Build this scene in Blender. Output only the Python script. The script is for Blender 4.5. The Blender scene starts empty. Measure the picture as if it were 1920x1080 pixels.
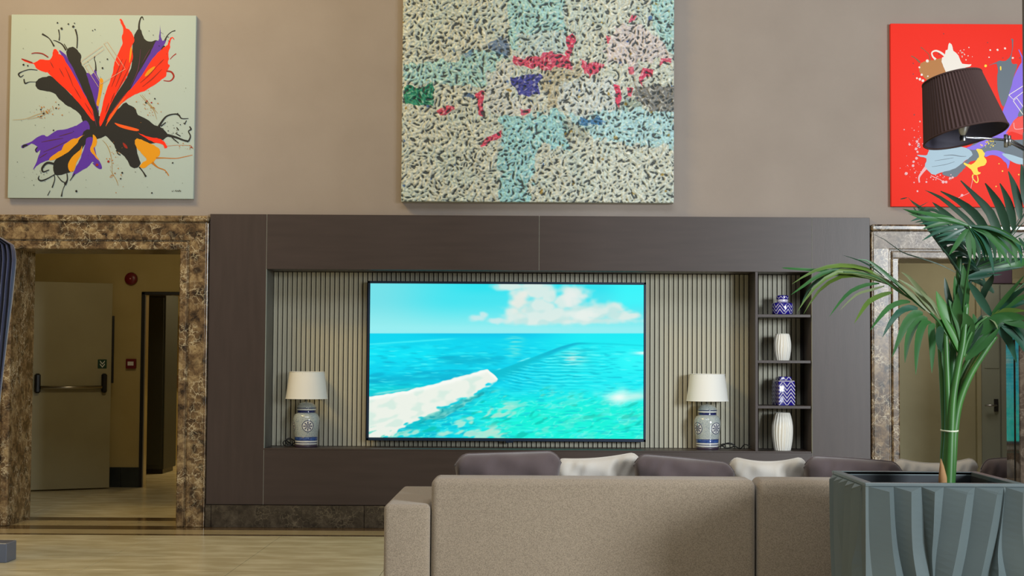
import bpy, bmesh, math, random
import numpy as np
from mathutils import Vector, Matrix, Euler

# ------------------------------------------------------------------ camera, world, light, exposure
SC = bpy.context.scene
COL = SC.collection
F_PX, CAM_D, CAM_H, VX, YH, ROLL = 2900.0, 12.083, 1.32, 1000.0, 672.0, 0.0058
PITCH = math.atan((YH - 540) / F_PX)
FW = Vector((0, math.cos(PITCH), math.sin(PITCH)))
U0 = Vector((0, -math.sin(PITCH), math.cos(PITCH)))
R0 = Vector((1, 0, 0))
UP = U0 * math.cos(ROLL) - R0 * math.sin(ROLL)
RT = R0 * math.cos(ROLL) + U0 * math.sin(ROLL)
CAM = Vector((0, -CAM_D, CAM_H))


def at(px, py, Y=0.0):
    """measured photo point -> world point on the plane y = Y"""
    d = FW + RT * ((px - VX) / F_PX) - UP * ((py - 540) / F_PX)
    return CAM + d * ((Y + CAM_D) / d.y)


cd = bpy.data.cameras.new('camera')
cam = bpy.data.objects.new('camera', cd)
COL.objects.link(cam)
cam.matrix_world = Matrix((
    (RT.x, UP.x, -FW.x, CAM.x), (RT.y, UP.y, -FW.y, CAM.y), (RT.z, UP.z, -FW.z, CAM.z), (0, 0, 0, 1)))
cd.sensor_fit = 'HORIZONTAL'
cd.sensor_width = 36.0
cd.lens = F_PX / 1920 * 36.0
cd.shift_x = -(VX - 960) / 1920
cd.clip_start = 0.05
SC.camera = cam

world = bpy.data.worlds.new('world')
SC.world = world
world.use_nodes = True
bg = world.node_tree.nodes['Background']
bg.inputs[0].default_value = (1.0, 0.92, 0.78, 1)
bg.inputs[1].default_value = 0.20


def area(name, loc, target, sx, sy, power, color):
    ld = bpy.data.lights.new(name, 'AREA')
    ld.shape = 'RECTANGLE'
    ld.size, ld.size_y = sx, sy
    ld.energy = power
    ld.color = color
    o = bpy.data.objects.new(name, ld)
    COL.objects.link(o)
    o.location = loc
    o.rotation_euler = (Vector(target) - Vector(loc)).to_track_quat('-Z', 'Y').to_euler()
    return o


area('daylight_window', (7.8, -14.0, 3.1), (0.4, 0, 1.6), 2.7, 2.3, 1450, (0.88, 0.95, 1.0))
area('warm_cove_light', (-4.6, -3.6, 6.6), (-2.2, 0, 4.6), 2.6, 0.8, 220, (1.0, 0.70, 0.26))
area('overhead_fill_light', (0.5, -8.5, 7.5), (0.5, -8.0, 0), 6.0, 4.0, 360, (0.90, 0.96, 1.0))  # added cool fill from above, brightens floor, sofa arm and other upward faces
area('corridor_fill_light', (-3.4, 1.2, 2.6), (-4.5, 3.3, 0.9), 0.6, 0.6, 11, (1.0, 0.82, 0.50))  # unseen warm fill added inside the corridor, turned towards the door leaf
area('side_passage_lamp', (3.9, 1.6, 2.62), (3.9, 1.6, 0), 0.6, 0.6, 17, (1.0, 0.92, 0.76))
area('store_room_lamp', (-3.3, 6.0, 2.4), (-3.3, 6.0, 0), 0.5, 0.5, 26, (1.0, 0.78, 0.42))

vs = SC.view_settings
vs.view_transform = 'Standard'
vs.look = 'None'
vs.exposure = 0.0
vs.gamma = 1.0
vs.use_curve_mapping = False


# ------------------------------------------------------------------ materials
def lin(c):
    out = []
    for v in c[:3]:
        v = v / 255.0
        out.append(v / 12.92 if v <= 0.04045 else ((v + 0.055) / 1.055) ** 2.4)
    return tuple(out) + (1.0,)


MATS = {}


def mat(name, rgb, rough=0.5, metal=0.0, spec=0.5, var=None, bump=None, coat=0.0, stretch=(1, 1, 1), sheen=0.0):
    """principled; var=(scale, rgb2, lo, hi) colour grain, bump=(scale, strength, detail)"""
    m = bpy.data.materials.new(name)
    m.use_nodes = True
    nt = m.node_tree
    b = nt.nodes['Principled BSDF']
    b.inputs['Base Color'].default_value = lin(rgb)
    b.inputs['Roughness'].default_value = rough
    b.inputs['Metallic'].default_value = metal
    b.inputs['Specular IOR Level'].default_value = spec
    b.inputs['Coat Weight'].default_value = coat
    b.inputs['Coat Roughness'].default_value = 0.05
    b.inputs['Sheen Weight'].default_value = sheen
    if var or bump:
        tc = nt.nodes.new('ShaderNodeTexCoord')
        mp = nt.nodes.new('ShaderNodeMapping')
        mp.inputs['Scale'].default_value = stretch
        nt.links.new(tc.outputs['Object'], mp.inputs['Vector'])
    if var:
        n = nt.nodes.new('ShaderNodeTexNoise')
        n.inputs['Scale'].default_value = var[0]
        n.inputs['Detail'].default_value = 6
        nt.links.new(mp.outputs[0], n.inputs['Vector'])
        r = nt.nodes.new('ShaderNodeValToRGB')
        r.color_ramp.elements[0].position = var[2]
        r.color_ramp.elements[1].position = var[3]
        r.color_ramp.elements[0].color = lin(rgb)
        r.color_ramp.elements[1].color = lin(var[1])
        nt.links.new(n.outputs['Fac'], r.inputs[0])
        nt.links.new(r.outputs[0], b.inputs['Base Color'])
    if bump:
        n2 = nt.nodes.new('ShaderNodeTexNoise')
        n2.inputs['Scale'].default_value = bump[0]
        n2.inputs['Detail'].default_value = bump[2]
        nt.links.new(mp.outputs[0], n2.inputs['Vector'])
        bp = nt.nodes.new('ShaderNodeBump')
        bp.inputs['Strength'].default_value = bump[1]
        bp.inputs['Distance'].default_value = 0.01
        nt.links.new(n2.outputs['Fac'], bp.inputs['Height'])
        nt.links.new(bp.outputs[0], b.inputs['Normal'])
    MATS[name] = m
    return m


def marble(name, dark, mid, light, vein, scale=1.0, rough=0.22, clast=0.5, vamt=0.8):
    """brown brecciated marble: fine mottle, rounded dark clasts, thin pale veins"""
    m = bpy.data.materials.new(name)
    m.use_nodes = True
    nt = m.node_tree
    L = nt.links.new

    def N(t, **kw):
        n = nt.nodes.new('ShaderNode' + t)
        for k, v in kw.items():
            n.inputs[k.replace('_', ' ')].default_value = v
        return n

    def ramp(src, stops):
        r = nt.nodes.new('ShaderNodeValToRGB')
        e = r.color_ramp.elements
        while len(e) < len(stops):
            e.new(0.5)
        for el, (pos, c) in zip(e, stops):
            el.position, el.color = pos, c
        L(src, r.inputs[0])
        return r.outputs[0]

    def mix(fac, ca, cb):
        mx = nt.nodes.new('ShaderNodeMix')
        mx.data_type = 'RGBA'
        L(fac, mx.inputs['Factor'])
        for s_, c in (('A', ca), ('B', cb)):
            if isinstance(c, tuple):
                mx.inputs[s_].default_value = c
            else:
                L(c, mx.inputs[s_])
        return mx.outputs['Result']

    def mul(x, y):
        n = nt.nodes.new('ShaderNodeMath')
        n.operation = 'MULTIPLY'
        for i, c in enumerate((x, y)):
            if isinstance(c, float):
                n.inputs[i].default_value = c
            else:
                L(c, n.inputs[i])
        return n.outputs[0]
    W_, K_ = (1, 1, 1, 1), (0, 0, 0, 1)
    b = nt.nodes['Principled BSDF']
    b.inputs['Roughness'].default_value = rough
    tc = N('TexCoord')
    mp = N('Mapping')
    mp.inputs['Scale'].default_value = (scale,) * 3
    L(tc.outputs['Object'], mp.inputs[0])
    wn = N('TexNoise', Scale=14.0, Detail=6.0, Roughness=0.65)
    L(mp.outputs[0], wn.inputs['Vector'])
    sc = nt.nodes.new('ShaderNodeVectorMath')
    sc.operation = 'SCALE'
    sc.inputs['Scale'].default_value = 0.11
    L(wn.outputs['Color'], sc.inputs[0])
    ad = nt.nodes.new('ShaderNodeVectorMath')
    L(mp.outputs[0], ad.inputs[0])
    L(sc.outputs[0], ad.inputs[1])
    n1 = N('TexNoise', Scale=13.0, Detail=9.0, Roughness=0.74)
    L(ad.outputs[0], n1.inputs['Vector'])
    col = ramp(n1.outputs['Fac'], [(0.36, lin(dark)), (0.50, lin(mid)), (0.66, lin(light))])
    vc = N('TexVoronoi', Scale=15.0)
    L(ad.outputs[0], vc.inputs['Vector'])
    inside = ramp(vc.outputs['Distance'], [(0.20, W_), (0.48, K_)])
    pick = nt.nodes.new('ShaderNodeSeparateColor')
    L(vc.outputs['Color'], pick.inputs[0])
    sel = ramp(pick.outputs[0], [(clast - 0.02, W_), (clast, K_)])
    col = mix(mul(mul(inside, sel), 0.8), col, lin(dark))
    ve = N('TexVoronoi', Scale=23.0)
    ve.feature = 'DISTANCE_TO_EDGE'
    L(ad.outputs[0], ve.inputs['Vector'])
    line = ramp(ve.outputs['Distance'], [(0.0, W_), (0.055, K_)])
    nm = N('TexNoise', Scale=7.0, Detail=4.0)
    L(mp.outputs[0], nm.inputs['Vector'])
    msk = ramp(nm.outputs['Fac'], [(0.42, K_), (0.62, W_)])
    col = mix(mul(mul(line, msk), vamt), col, lin(vein))
    L(col, b.inputs['Base Color'])
    MATS[name] = m
    return m


def vcol(name, rough=0.5, emit=0.0, spec=0.5):
    """colour from the mesh's own colour attribute"""
    m = bpy.data.materials.new(name)
    m.use_nodes = True
    nt = m.node_tree
    b = nt.nodes['Principled BSDF']
    a = nt.nodes.new('ShaderNodeAttribute')
    a.attribute_name = 'Col'
    b.inputs['Roughness'].default_value = rough
    b.inputs['Specular IOR Level'].default_value = spec
    if emit:
        b.inputs['Base Color'].default_value = (0.01, 0.01, 0.01, 1)
        nt.links.new(a.outputs['Color'], b.inputs['Emission Color'])
        b.inputs['Emission Strength'].default_value = emit
    else:
        nt.links.new(a.outputs['Color'], b.inputs['Base Color'])
    MATS[name] = m
    return m


mat('wall_paper', (150, 139, 131), 0.75, spec=0.3, var=(2.2, (156, 145, 137), 0.3, 0.7), bump=(260, 0.12, 3))
mat('corridor_paint', (190, 172, 118), 0.7, spec=0.3, var=(3, (182, 163, 108), 0.35, 0.7))
mat('passage_paint', (150, 144, 118), 0.7, spec=0.3, var=(3, (142, 136, 110), 0.35, 0.7))
mat('ceiling_paint', (215, 208, 192), 0.8)
mat('dark_wood', (60, 50, 47), 0.40, spec=0.45, var=(2.4, (67, 56, 53), 0.3, 0.75), bump=(14, 0.02, 6), stretch=(10, 10, 1.0))
mat('dark_wood_h', (60, 50, 47), 0.40, spec=0.45, var=(2.4, (67, 56, 53), 0.3, 0.75), bump=(14, 0.02, 6), stretch=(1.0, 10, 10))
mat('niche_lining', (104, 104, 98), 0.5, var=(4, (96, 96, 90), 0.4, 0.6))
mat('slat_wood', (190, 187, 169), 0.42, spec=0.45, var=(2.0, (187, 183, 164), 0.35, 0.7), stretch=(3, 3, 0.6))
mat('slat_backing', (40, 36, 32), 0.7)
marble('brown_marble', (34, 25, 18), (104, 82, 56), (160, 138, 100), (212, 198, 164), 0.8, 0.24, 0.45, 0.85)
marble('brown_marble_honed', (32, 24, 18), (96, 76, 54), (152, 130, 98), (214, 202, 176), 0.9, 0.24, 0.45, 0.9)
marble('grey_brown_marble', (42, 36, 31), (62, 55, 47), (84, 76, 66), (140, 130, 110), 0.9, 0.22, 0.4, 0.5)
marble('brown_marble_sheen', (78, 66, 56), (116, 102, 88), (158, 146, 132), (208, 200, 190), 1.2, 0.38, 0.35, 0.9)  # silvery window reflection put into the colour of the door head
mat('floor_marble', (190, 178, 142), 0.24, spec=0.4, var=(3.2, (216, 206, 174), 0.40, 0.66), stretch=(1.0, 2.2, 1))
mat('floor_border_dark', (86, 68, 46), 0.15, var=(5, (96, 78, 54), 0.4, 0.7))
mat('floor_border_light', (186, 168, 128), 0.16, var=(4, (172, 156, 118), 0.4, 0.7))
mat('floor_joint', (118, 104, 74), 0.5)
mat('door_paint', (164, 156, 122), 0.55, var=(2, (157, 148, 114), 0.4, 0.7))
mat('grey_door', (126, 130, 120), 0.5, var=(2, (120, 124, 114), 0.4, 0.7))
mat('black_plastic', (22, 22, 24), 0.4)
mat('navy_plastic', (16, 34, 56), 0.3)
mat('steel', (190, 186, 176), 0.28, metal=1.0)
mat('chrome', (150, 150, 154), 0.3, metal=1.0)
mat('red_plastic', (112, 16, 26), 0.35)
mat('white_plastic', (225, 225, 220), 0.4)
mat('green_sign', (14, 62, 42), 0.4)
mat('dark_tile', (38, 44, 44), 0.3, var=(6, (50, 56, 54), 0.4, 0.7))
mat('dark_cupboard', (44, 48, 44), 0.55)
mat('brown_board', (96, 70, 34), 0.6)
mat('canvas_white', (170, 184, 178), 0.7, spec=0.3, bump=(500, 0.05, 2))
mat('canvas_red', (244, 44, 26), 0.6, spec=0.3, bump=(500, 0.05, 2))
mat('canvas_edge_grey', (168, 172, 164), 0.7)
PAINT = dict(red=(240, 42, 8), orange=(232, 88, 24), black=(30, 31, 33), purple=(84, 44, 160), gold=(216, 146, 14), brown=(120, 78, 30),
             darkred=(150, 34, 22), white=(236, 228, 220), bluegrey=(84, 98, 112), lightblue=(160, 188, 208), violet=(126, 92, 226),
             yellow=(246, 212, 10), ochre=(178, 112, 30), trail=(170, 130, 60), line=(196, 170, 150), pink=(232, 170, 176), plum=(84, 40, 66), maroon=(120, 22, 20))
for k, c in PAINT.items():
    mat('paint_' + k, c, 0.45, spec=0.4)
vcol('impasto_paint', 0.45, spec=0.4)
vcol('screen_picture', 0.4, emit=1.0, spec=0.0)
mat('tv_bezel', (20, 44, 72), 0.35)
mat('shade_white', (238, 238, 234), 0.8, spec=0.2, sheen=0.2, bump=(300, 0.05, 2))
mat('glaze_pale', (182, 190, 188), 0.12, var=(160, (120, 136, 152), 0.52, 0.66), coat=0.5)
mat('glaze_white', (222, 224, 222), 0.12, coat=0.5)
mat('glaze_blue', (44, 72, 140), 0.12, var=(40, (70, 104, 170), 0.45, 0.7), coat=0.5)
mat('glaze_navy', (26, 34, 92), 0.12, coat=0.5)
mat('cobalt', (34, 26, 136), 0.12, coat=0.6)
mat('jar_white', (214, 210, 226), 0.15, coat=0.5)
mat('jar_base', (62, 50, 66), 0.4)
mat('vase_white', (232, 230, 222), 0.4, spec=0.4)
mat('cable', (20, 20, 20), 0.5)
mat('sofa_fabric', (152, 137, 119), 0.9, spec=0.2, var=(260, (120, 107, 92), 0.38, 0.68), bump=(420, 0.3, 3), sheen=0.25)
mat('cushion_plum', (86, 74, 74), 0.85, spec=0.2, sheen=0.35, var=(5, (78, 67, 68), 0.4, 0.7), bump=(300, 0.12, 2))
mat('cushion_light', (188, 182, 174), 0.85, spec=0.2, sheen=0.3, var=(5, (186, 178, 166), 0.4, 0.7), bump=(300, 0.12, 2))
mat('planter_paint', (88, 99, 101), 0.35, spec=0.45, var=(3, (84, 94, 96), 0.4, 0.7))
mat('soil', (36, 30, 26), 0.95, bump=(60, 0.8, 4))
mat('leaf_green', (35, 77, 38), 0.42, spec=0.32, var=(5, (44, 88, 40), 0.35, 0.7))
mat('leaf_bright', (52, 110, 31), 0.4, spec=0.32, var=(5, (45, 96, 35), 0.35, 0.7))
mat('leaf_dark', (29, 54, 40), 0.42, spec=0.32, var=(5, (36, 65, 44), 0.35, 0.7))
mat('leaf_teal', (26, 66, 51), 0.38, spec=0.32, var=(5, (33, 75, 56), 0.35, 0.7))
mat('leaf_pale', (98, 109, 77), 0.45, spec=0.32, var=(5, (98, 109, 73), 0.35, 0.7))
mat('leaf_olive', (80, 103, 36), 0.42, spec=0.32, var=(5, (66, 91, 35), 0.35, 0.7))
mat('stem_green', (56, 106, 44), 0.4, var=(7, (44, 88, 40), 0.35, 0.7), stretch=(6, 6, 0.8))
mat('stem_husk', (150, 112, 72), 0.8, var=(12, (120, 88, 52), 0.4, 0.7))
mat('tie_white', (206, 214, 190), 0.5)
mat('pleat_brown', (62, 44, 42), 0.75, spec=0.2)
mat('planter_inner_shade', (26, 32, 38), 0.6)  # shade of the planter's inside as a colour
mat('shade_lining', (38, 34, 50), 0.7)
mat('navy_cloth', (40, 46, 78), 0.36, spec=0.5, sheen=0.3, var=(6, (44, 44, 62), 0.4, 0.7))
mat('grey_blue_metal', (96, 104, 122), 0.35, metal=0.3)
marble('pillar_marble', (46, 38, 32), (78, 66, 56), (104, 92, 78), (140, 128, 112), 0.9, 0.035, 0.4, 0.4)
mat('purple_board', (58, 44, 58), 0.5)


# ------------------------------------------------------------------ builders
def root_base(o):
    while o.parent:
        o = o.parent
    return Vector(o.location)


def tag(o, label=None, cat=None, group=None, kind=None):
    if label:
        o['label'] = label
    if cat:
        o['category'] = cat
    if group:
        o['group'] = group
    if kind:
        o['kind'] = kind
    return o


def thing(name, label, cat, loc=(0, 0, 0), group=None):
    o = bpy.data.objects.new(name, None)
    o.empty_display_size = 0.1
    COL.objects.link(o)
    o.location = loc
    return tag(o, label, cat, group)


def struct_root(name, loc=(0, 0, 0)):
    o = bpy.data.objects.new(name, None)
    o.empty_display_size = 0.1
    COL.objects.link(o)
    o.location = loc
    return tag(o, kind='structure')


def mesh(name, V, Fc, m, parent=None, smooth=False, label=None, kind=None, colors=None):
    """world-space vertices -> one mesh object under parent"""
    base = root_base(parent) if parent else Vector((0, 0, 0))
    me = bpy.data.meshes.new(name)
    if isinstance(V, np.ndarray):
        V = (V - np.array(base)).tolist()
    else:
        V = [(v[0] - base.x, v[1] - base.y, v[2] - base.z) for v in V]
    me.from_pydata(V, [], Fc)
    if colors is not None:
        ca = me.color_attributes.new('Col', 'FLOAT_COLOR', 'POINT')
        ca.data.foreach_set('color', np.asarray(colors, dtype=np.float32).ravel())
    me.materials.append(MATS[m])
    me.update()
    if smooth:
        me.polygons.foreach_set('use_smooth', [True] * len(me.polygons))
    o = bpy.data.objects.new(name, me)
    COL.objects.link(o)
    if parent:
        o.parent = parent
    return tag(o, label, kind=kind)


class MB:
    """collects shapes, then builds ONE mesh"""

    def __init__(s):
        s.V, s.F = [], []

    def add(s, V, Fc):
        k = len(s.V)
        s.V += [tuple(v) for v in V]
        s.F += [tuple(i + k for i in f) for f in Fc]
        return s

    def box(s, x0, x1, y0, y1, z0, z1):
        V = [(x, y, z) for z in (z0, z1) for y in (y0, y1) for x in (x0, x1)]
        return s.add(V, [(0, 2, 3, 1), (4, 5, 7, 6), (0, 1, 5, 4), (2, 6, 7, 3), (0, 4, 6, 2), (1, 3, 7, 5)])

    def bbox(s, x0, x1, y0, y1, z0, z1, r=0.004, seg=1):
        bm = bmesh.new()
        bmesh.ops.create_cube(bm, size=1.0)
        for v in bm.verts:
            v.co = Vector(((x0 + x1) / 2 + v.co.x * (x1 - x0), (y0 + y1) / 2 + v.co.y * (y1 - y0), (z0 + z1) / 2 + v.co.z * (z1 - z0)))
        bmesh.ops.bevel(bm, geom=bm.edges[:] + bm.verts[:], offset=r, segments=seg, affect='EDGES', profile=0.5)
        bm.verts.index_update()
        s.add([v.co[:] for v in bm.verts], [[v.index for v in f.verts] for f in bm.faces])
        bm.free()
        return s

    def lathe(s, prof, c, n=32, cap=True, wob=None):
        """prof [(r,z)...] around vertical axis through c; wob(angle, i)-> radius factor"""
        V, Fc = [], []
        for i, (r, z) in enumerate(prof):
            for k in range(n):
                a = 2 * math.pi * k / n
                rr = r * (wob(a, i) if wob else 1)
                V.append((c[0] + rr * math.cos(a), c[1] + rr * math.sin(a), c[2] + z))
        for i in range(len(prof) - 1):
            for k in range(n):
                Fc.append((i * n + k, i * n + (k + 1) % n, (i + 1) * n + (k + 1) % n, (i + 1) * n + k))
        if cap:
            Fc.append(tuple(range(n))[::-1])
            Fc.append(tuple((len(prof) - 1) * n + k for k in range(n)))
        return s.add(V, Fc)

    def tube(s, pts, r, n=8, cap=True):
        pts = [Vector(p) for p in pts]
        rs = r if isinstance(r, (list, tuple)) else [r] * len(pts)
        V, Fc = [], []
        prev = None
        for i, p in enumerate(pts):
            t = (pts[min(i + 1, len(pts) - 1)] - pts[max(i - 1, 0)]).normalized()
            if prev is None:
                a = t.cross(Vector((0, 0, 1)) if abs(t.z) < 0.9 else Vector((1, 0, 0))).normalized()
            else:
                a = (prev - t * prev.dot(t)).normalized()
            prev = a
            b = t.cross(a)
            for k in range(n):
                an = 2 * math.pi * k / n
                V.append(p + (a * math.cos(an) + b * math.sin(an)) * rs[i])
        for i in range(len(pts) - 1):
            for k in range(n):
                Fc.append((i * n + k, i * n + (k + 1) % n, (i + 1) * n + (k + 1) % n, (i + 1) * n + k))
        if cap:
            Fc.append(tuple(range(n))[::-1])
            Fc.append(tuple((len(pts) - 1) * n + k for k in range(n)))
        return s.add(V, Fc)

    def prism(s, poly, ext):
        """poly: 3-D points of a planar outline, ext: extrusion vector"""
        n = len(poly)
        ext = Vector(ext)
        V = [Vector(p) for p in poly] + [Vector(p) + ext for p in poly]
        Fc = [tuple(range(n)), tuple(range(2 * n - 1, n - 1, -1))]
        Fc += [(i, i + n, (i + 1) % n + n, (i + 1) % n) for i in range(n)]
        return s.add(V, Fc)

    def build(s, name, m, parent=None, smooth=False, label=None, kind=None):
        o = mesh(name, s.V, s.F, m, parent, smooth, label, kind)
        if smooth == 'auto':
            o.data.polygons.foreach_set('use_smooth', [True] * len(o.data.polygons))
            o.data.set_sharp_from_angle(angle=math.radians(38))
        return o


def spline(pts, n=6, closed=False):
    """Catmull-Rom through points (any dimension)"""
    P = [np.array(p, float) for p in pts]
    out = []
    N = len(P)
    rng = range(N if closed else N - 1)
    for i in rng:
        if closed:
            p0, p1, p2, p3 = P[i - 1], P[i], P[(i + 1) % N], P[(i + 2) % N]
        else:
            p0, p1, p2, p3 = P[max(i - 1, 0)], P[i], P[i + 1], P[min(i + 2, N - 1)]
        for k in range(n):
            t = k / n
            out.append(0.5 * ((2 * p1) + (-p0 + p2) * t + (2 * p0 - 5 * p1 + 4 * p2 - p3) * t * t + (-p0 + 3 * p1 - 3 * p2 + p3) * t ** 3))
    if not closed:
        out.append(P[-1])
    return out


# ------------------------------------------------------------------ the setting: floor
X0, X1 = -6.5, 6.5
fl = struct_root('floor')
MB().box(X0, X1, -11.0, -0.6, -0.08, -0.006).box(X0, X1, 0.6, 9.0, -0.08, -0.004).build('floor_bed', 'floor_joint', fl)
ty = [-0.6 - 0.62 * k for k in range(0, 14)]
for j in range(13):
    off = 0.0
    for i in range(14):
        xa = X0 + 0.93 * i
        MB().bbox(xa + 0.0015, min(xa + 0.93, X1) - 0.0015, ty[j + 1] + 0.0015, ty[j] - 0.0015, -0.006, 0.0, 0.0006).build('tile', 'floor_marble', fl)
for (ya, yb, m_) in ((-0.6, -0.515, 'floor_border_dark'), (-0.515, -0.225, 'floor_border_light'), (-0.225, 0.03, 'floor_border_dark'),
                     (0.03, 0.40, 'floor_border_light'), (0.40, 0.65, 'floor_border_dark')):
    MB().box(X0, X1, ya, yb, -0.08, 0.0).build('border_strip', m_, fl)
for i in range(6):
    for j in range(8):
        xa, ya = -7.0 + 0.93 * i, 0.65 + 0.93 * j
        MB().bbox(xa, xa + 0.928, ya, ya + 0.928, -0.004, 0.0, 0.0006).build('corridor_tile', 'floor_marble', fl)
for i in range(4):
    for j in range(4):
        xa, ya = 2.6 + 0.93 * i, 0.65 + 0.93 * j
        MB().bbox(xa, xa + 0.928, ya, ya + 0.928, -0.004, 0.0, 0.0006).build('corridor_tile', 'floor_marble', fl)

# wall with two doorways and the niche
ZC = 6.6
LX0, LX1, LZ = -4.06, -2.757, 2.150      # left opening
RX0, RX1, RZ = 2.852, 4.20, 2.112        # right opening
CZ = 2.433
NX0, NX1, NZ0, NZ1, ND = -2.087, 2.165, 0.611, 2.005, 0.345
w = struct_root('wall_back')
W = MB()
W.box(X0, X1, 0.0, 0.5, CZ, ZC)
W.box(X0, LX0 - 0.02, 0.0, 0.5, 0, CZ)
W.box(LX0 - 0.02, LX1 + 0.02, 0.0, 0.5, LZ + 0.02, CZ)
W.box(LX1 + 0.02, NX0 - 0.02, 0.0, 0.5, 0, CZ)
W.box(NX0 - 0.02, NX1 + 0.02, 0.0, 0.5, 0, NZ0 - 0.02)
W.box(NX0 - 0.02, NX1 + 0.02, 0.0, 0.5, NZ1 + 0.02, CZ)
W.box(NX0 - 0.02, NX1 + 0.02, ND + 0.02, 0.5, NZ0 - 0.02, NZ1 + 0.02)
W.box(NX1 + 0.02, RX0 - 0.02, 0.0, 0.5, 0, CZ)
W.box(RX0 - 0.02, RX1 + 0.02, 0.0, 0.5, RZ + 0.02, CZ)
W.box(RX1 + 0.02, X1, 0.0, 0.5, 0, CZ)
W.build('plaster', 'wall_paper', w)

# marble door surrounds: stepped profile, jambs + head, plus reveals
def surround(name, x0, x1, zt, wid, hgt, m_, mhead):
    t = struct_root(name)
    ib = 0.062                                   # inner bead width
    for s, xa in ((-1, x0), (1, x1)):
        a, b_ = sorted((xa, xa + s * wid))
        i0, i1 = sorted((xa, xa + s * ib))
        o0, o1 = sorted((xa + s * (ib + 0.014), xa + s * (wid - 0.016)))
        e0, e1 = sorted((xa + s * (wid - 0.016), xa + s * wid))
        MB().bbox(i0, i1, -0.052, 0.02, 0, zt + 0.012, 0.012, 3).build('inner_bead', m_, t)
        g0, g1 = sorted((xa + s * ib, xa + s * (ib + 0.014)))
        MB().box(g0, g1, -0.030, 0.02, 0, zt + ib).build('groove', m_, t)
        MB().bbox(o0, o1, -0.045, 0.02, 0, zt + hgt - 0.055, 0.006, 2).build('jamb_slab', m_, t)
        MB().bbox(e0, e1, -0.056, 0.02, 0, zt + hgt - 0.055, 0.006, 2).build('outer_bead', m_, t)
        r0, r1 = sorted((xa, xa + s * 0.02))
        MB().box(r0, r1, 0.02, 0.5, 0, zt).build('reveal_slab', m_, t)
    MB().bbox(x0 - ib, x1 + ib, -0.052, 0.02, zt, zt + ib, 0.012, 3).build('inner_bead', mhead, t)
    MB().box(x0 - ib - 0.014, x1 + ib + 0.014, -0.030, 0.02, zt + ib, zt + ib + 0.014).build('groove', mhead, t)
    MB().bbox(x0 - wid + 0.016, x1 + wid - 0.016, -0.046, 0.02, zt + ib + 0.014, zt + hgt - 0.05, 0.006, 2).build('head_slab', mhead, t)
    MB().bbox(x0 - wid, x1 + wid, -0.066, 0.02, zt + hgt - 0.05, zt + hgt, 0.014, 3).build('cornice', m_, t)
    MB().box(x0, x1, 0.02, 0.5, zt, zt + 0.02).build('reveal_slab', mhead, t)
    return t


surround('trim_1', LX0, LX1, LZ, 0.222, 0.268, 'brown_marble', 'brown_marble')
surround('trim_2', RX0, RX1, RZ, 0.220, 0.268, 'brown_marble_honed', 'brown_marble_sheen')

# marble plinth under the wall unit, in slabs
bb = struct_root('baseboard_back')
for xa, xb in ((-2.53, -2.485), (-2.482, -1.30), (-1.297, -0.1), (-0.097, 1.2), (1.203, 2.63)):
    MB().bbox(xa, xb, -0.052, -0.004, 0, 0.172, 0.002).build('plinth_slab', 'grey_brown_marble', bb)


# ------------------------------------------------------------------ corridor behind the left doorway
BY = 3.58
c = struct_root('wall_corridor')
K = MB()
K.box(-7.0, -3.935, BY, BY + 0.12, 0, 2.75)                    # back wall with an opening to a store room
K.box(-3.935, -2.95, BY, BY + 0.12, 1.945, 2.75)
K.box(-2.95, -1.9, BY, BY + 0.12, 0, 2.75)
K.box(-2.3, -2.18, 0.5, BY, 0, 2.75)
K.box(-7.1, -7.0, 0.5, BY, 0, 2.75)
K.box(-7.0, X0, 0.38, 0.5, 0, 2.75)
K.box(-7.0, -2.2, 7.6, 7.72, 0, 2.75)
K.box(-5.2, -5.1, BY + .12, 7.6, 0, 2.75)
K.box(-2.2, -2.1, BY, 7.7, 0, 2.75)
K.build('plaster', 'corridor_paint', c)
MB().box(-7.1, -2.1, 0.5, 7.72, 2.75, 2.85).build('ceiling_corridor', 'ceiling_paint', None, kind='structure')
MB().box(-3.95, -3.1, 0.9, 1.6, 2.66, 2.74).build('air_vent', 'black_plastic', None)
tag(bpy.data.objects['air_vent'], 'dark ceiling grille inside the left corridor doorway', 'vent')
# skirting tiles in the corridor
sk = struct_root('baseboard_corridor')
for xa in (-4.29, -4.145):
    MB().bbox(xa, xa + 0.143 + (0.06 if xa > -4.2 else 0), BY - 0.018, BY, 0, 0.2, 0.002).build('skirting_tile', 'dark_tile', sk)
for k in range(9):
    MB().bbox(-7.0 + k * 0.3, -7.0 + k * 0.3 + 0.298, BY - 0.018, BY, 0, 0.2, 0.002).build('skirting_tile', 'dark_tile', sk)
# inner door frame of the store room
d3 = struct_root('trim_3')
MB().bbox(-3.965, -3.93, BY - 0.02, BY + 0.14, 0, 1.97, 0.004).build('jamb', 'black_plastic', d3)
MB().bbox(-2.955, -2.92, BY - 0.02, BY + 0.14, 0, 1.97, 0.004).build('jamb', 'black_plastic', d3)
MB().bbox(-3.965, -2.92, BY - 0.02, BY + 0.14, 1.94, 1.972, 0.004).build('head', 'black_plastic', d3)
MB().box(-3.930, -3.918, BY - 0.018, BY + 0.1, 0, 1.94).build('seal_strip', 'steel', d3)

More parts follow.
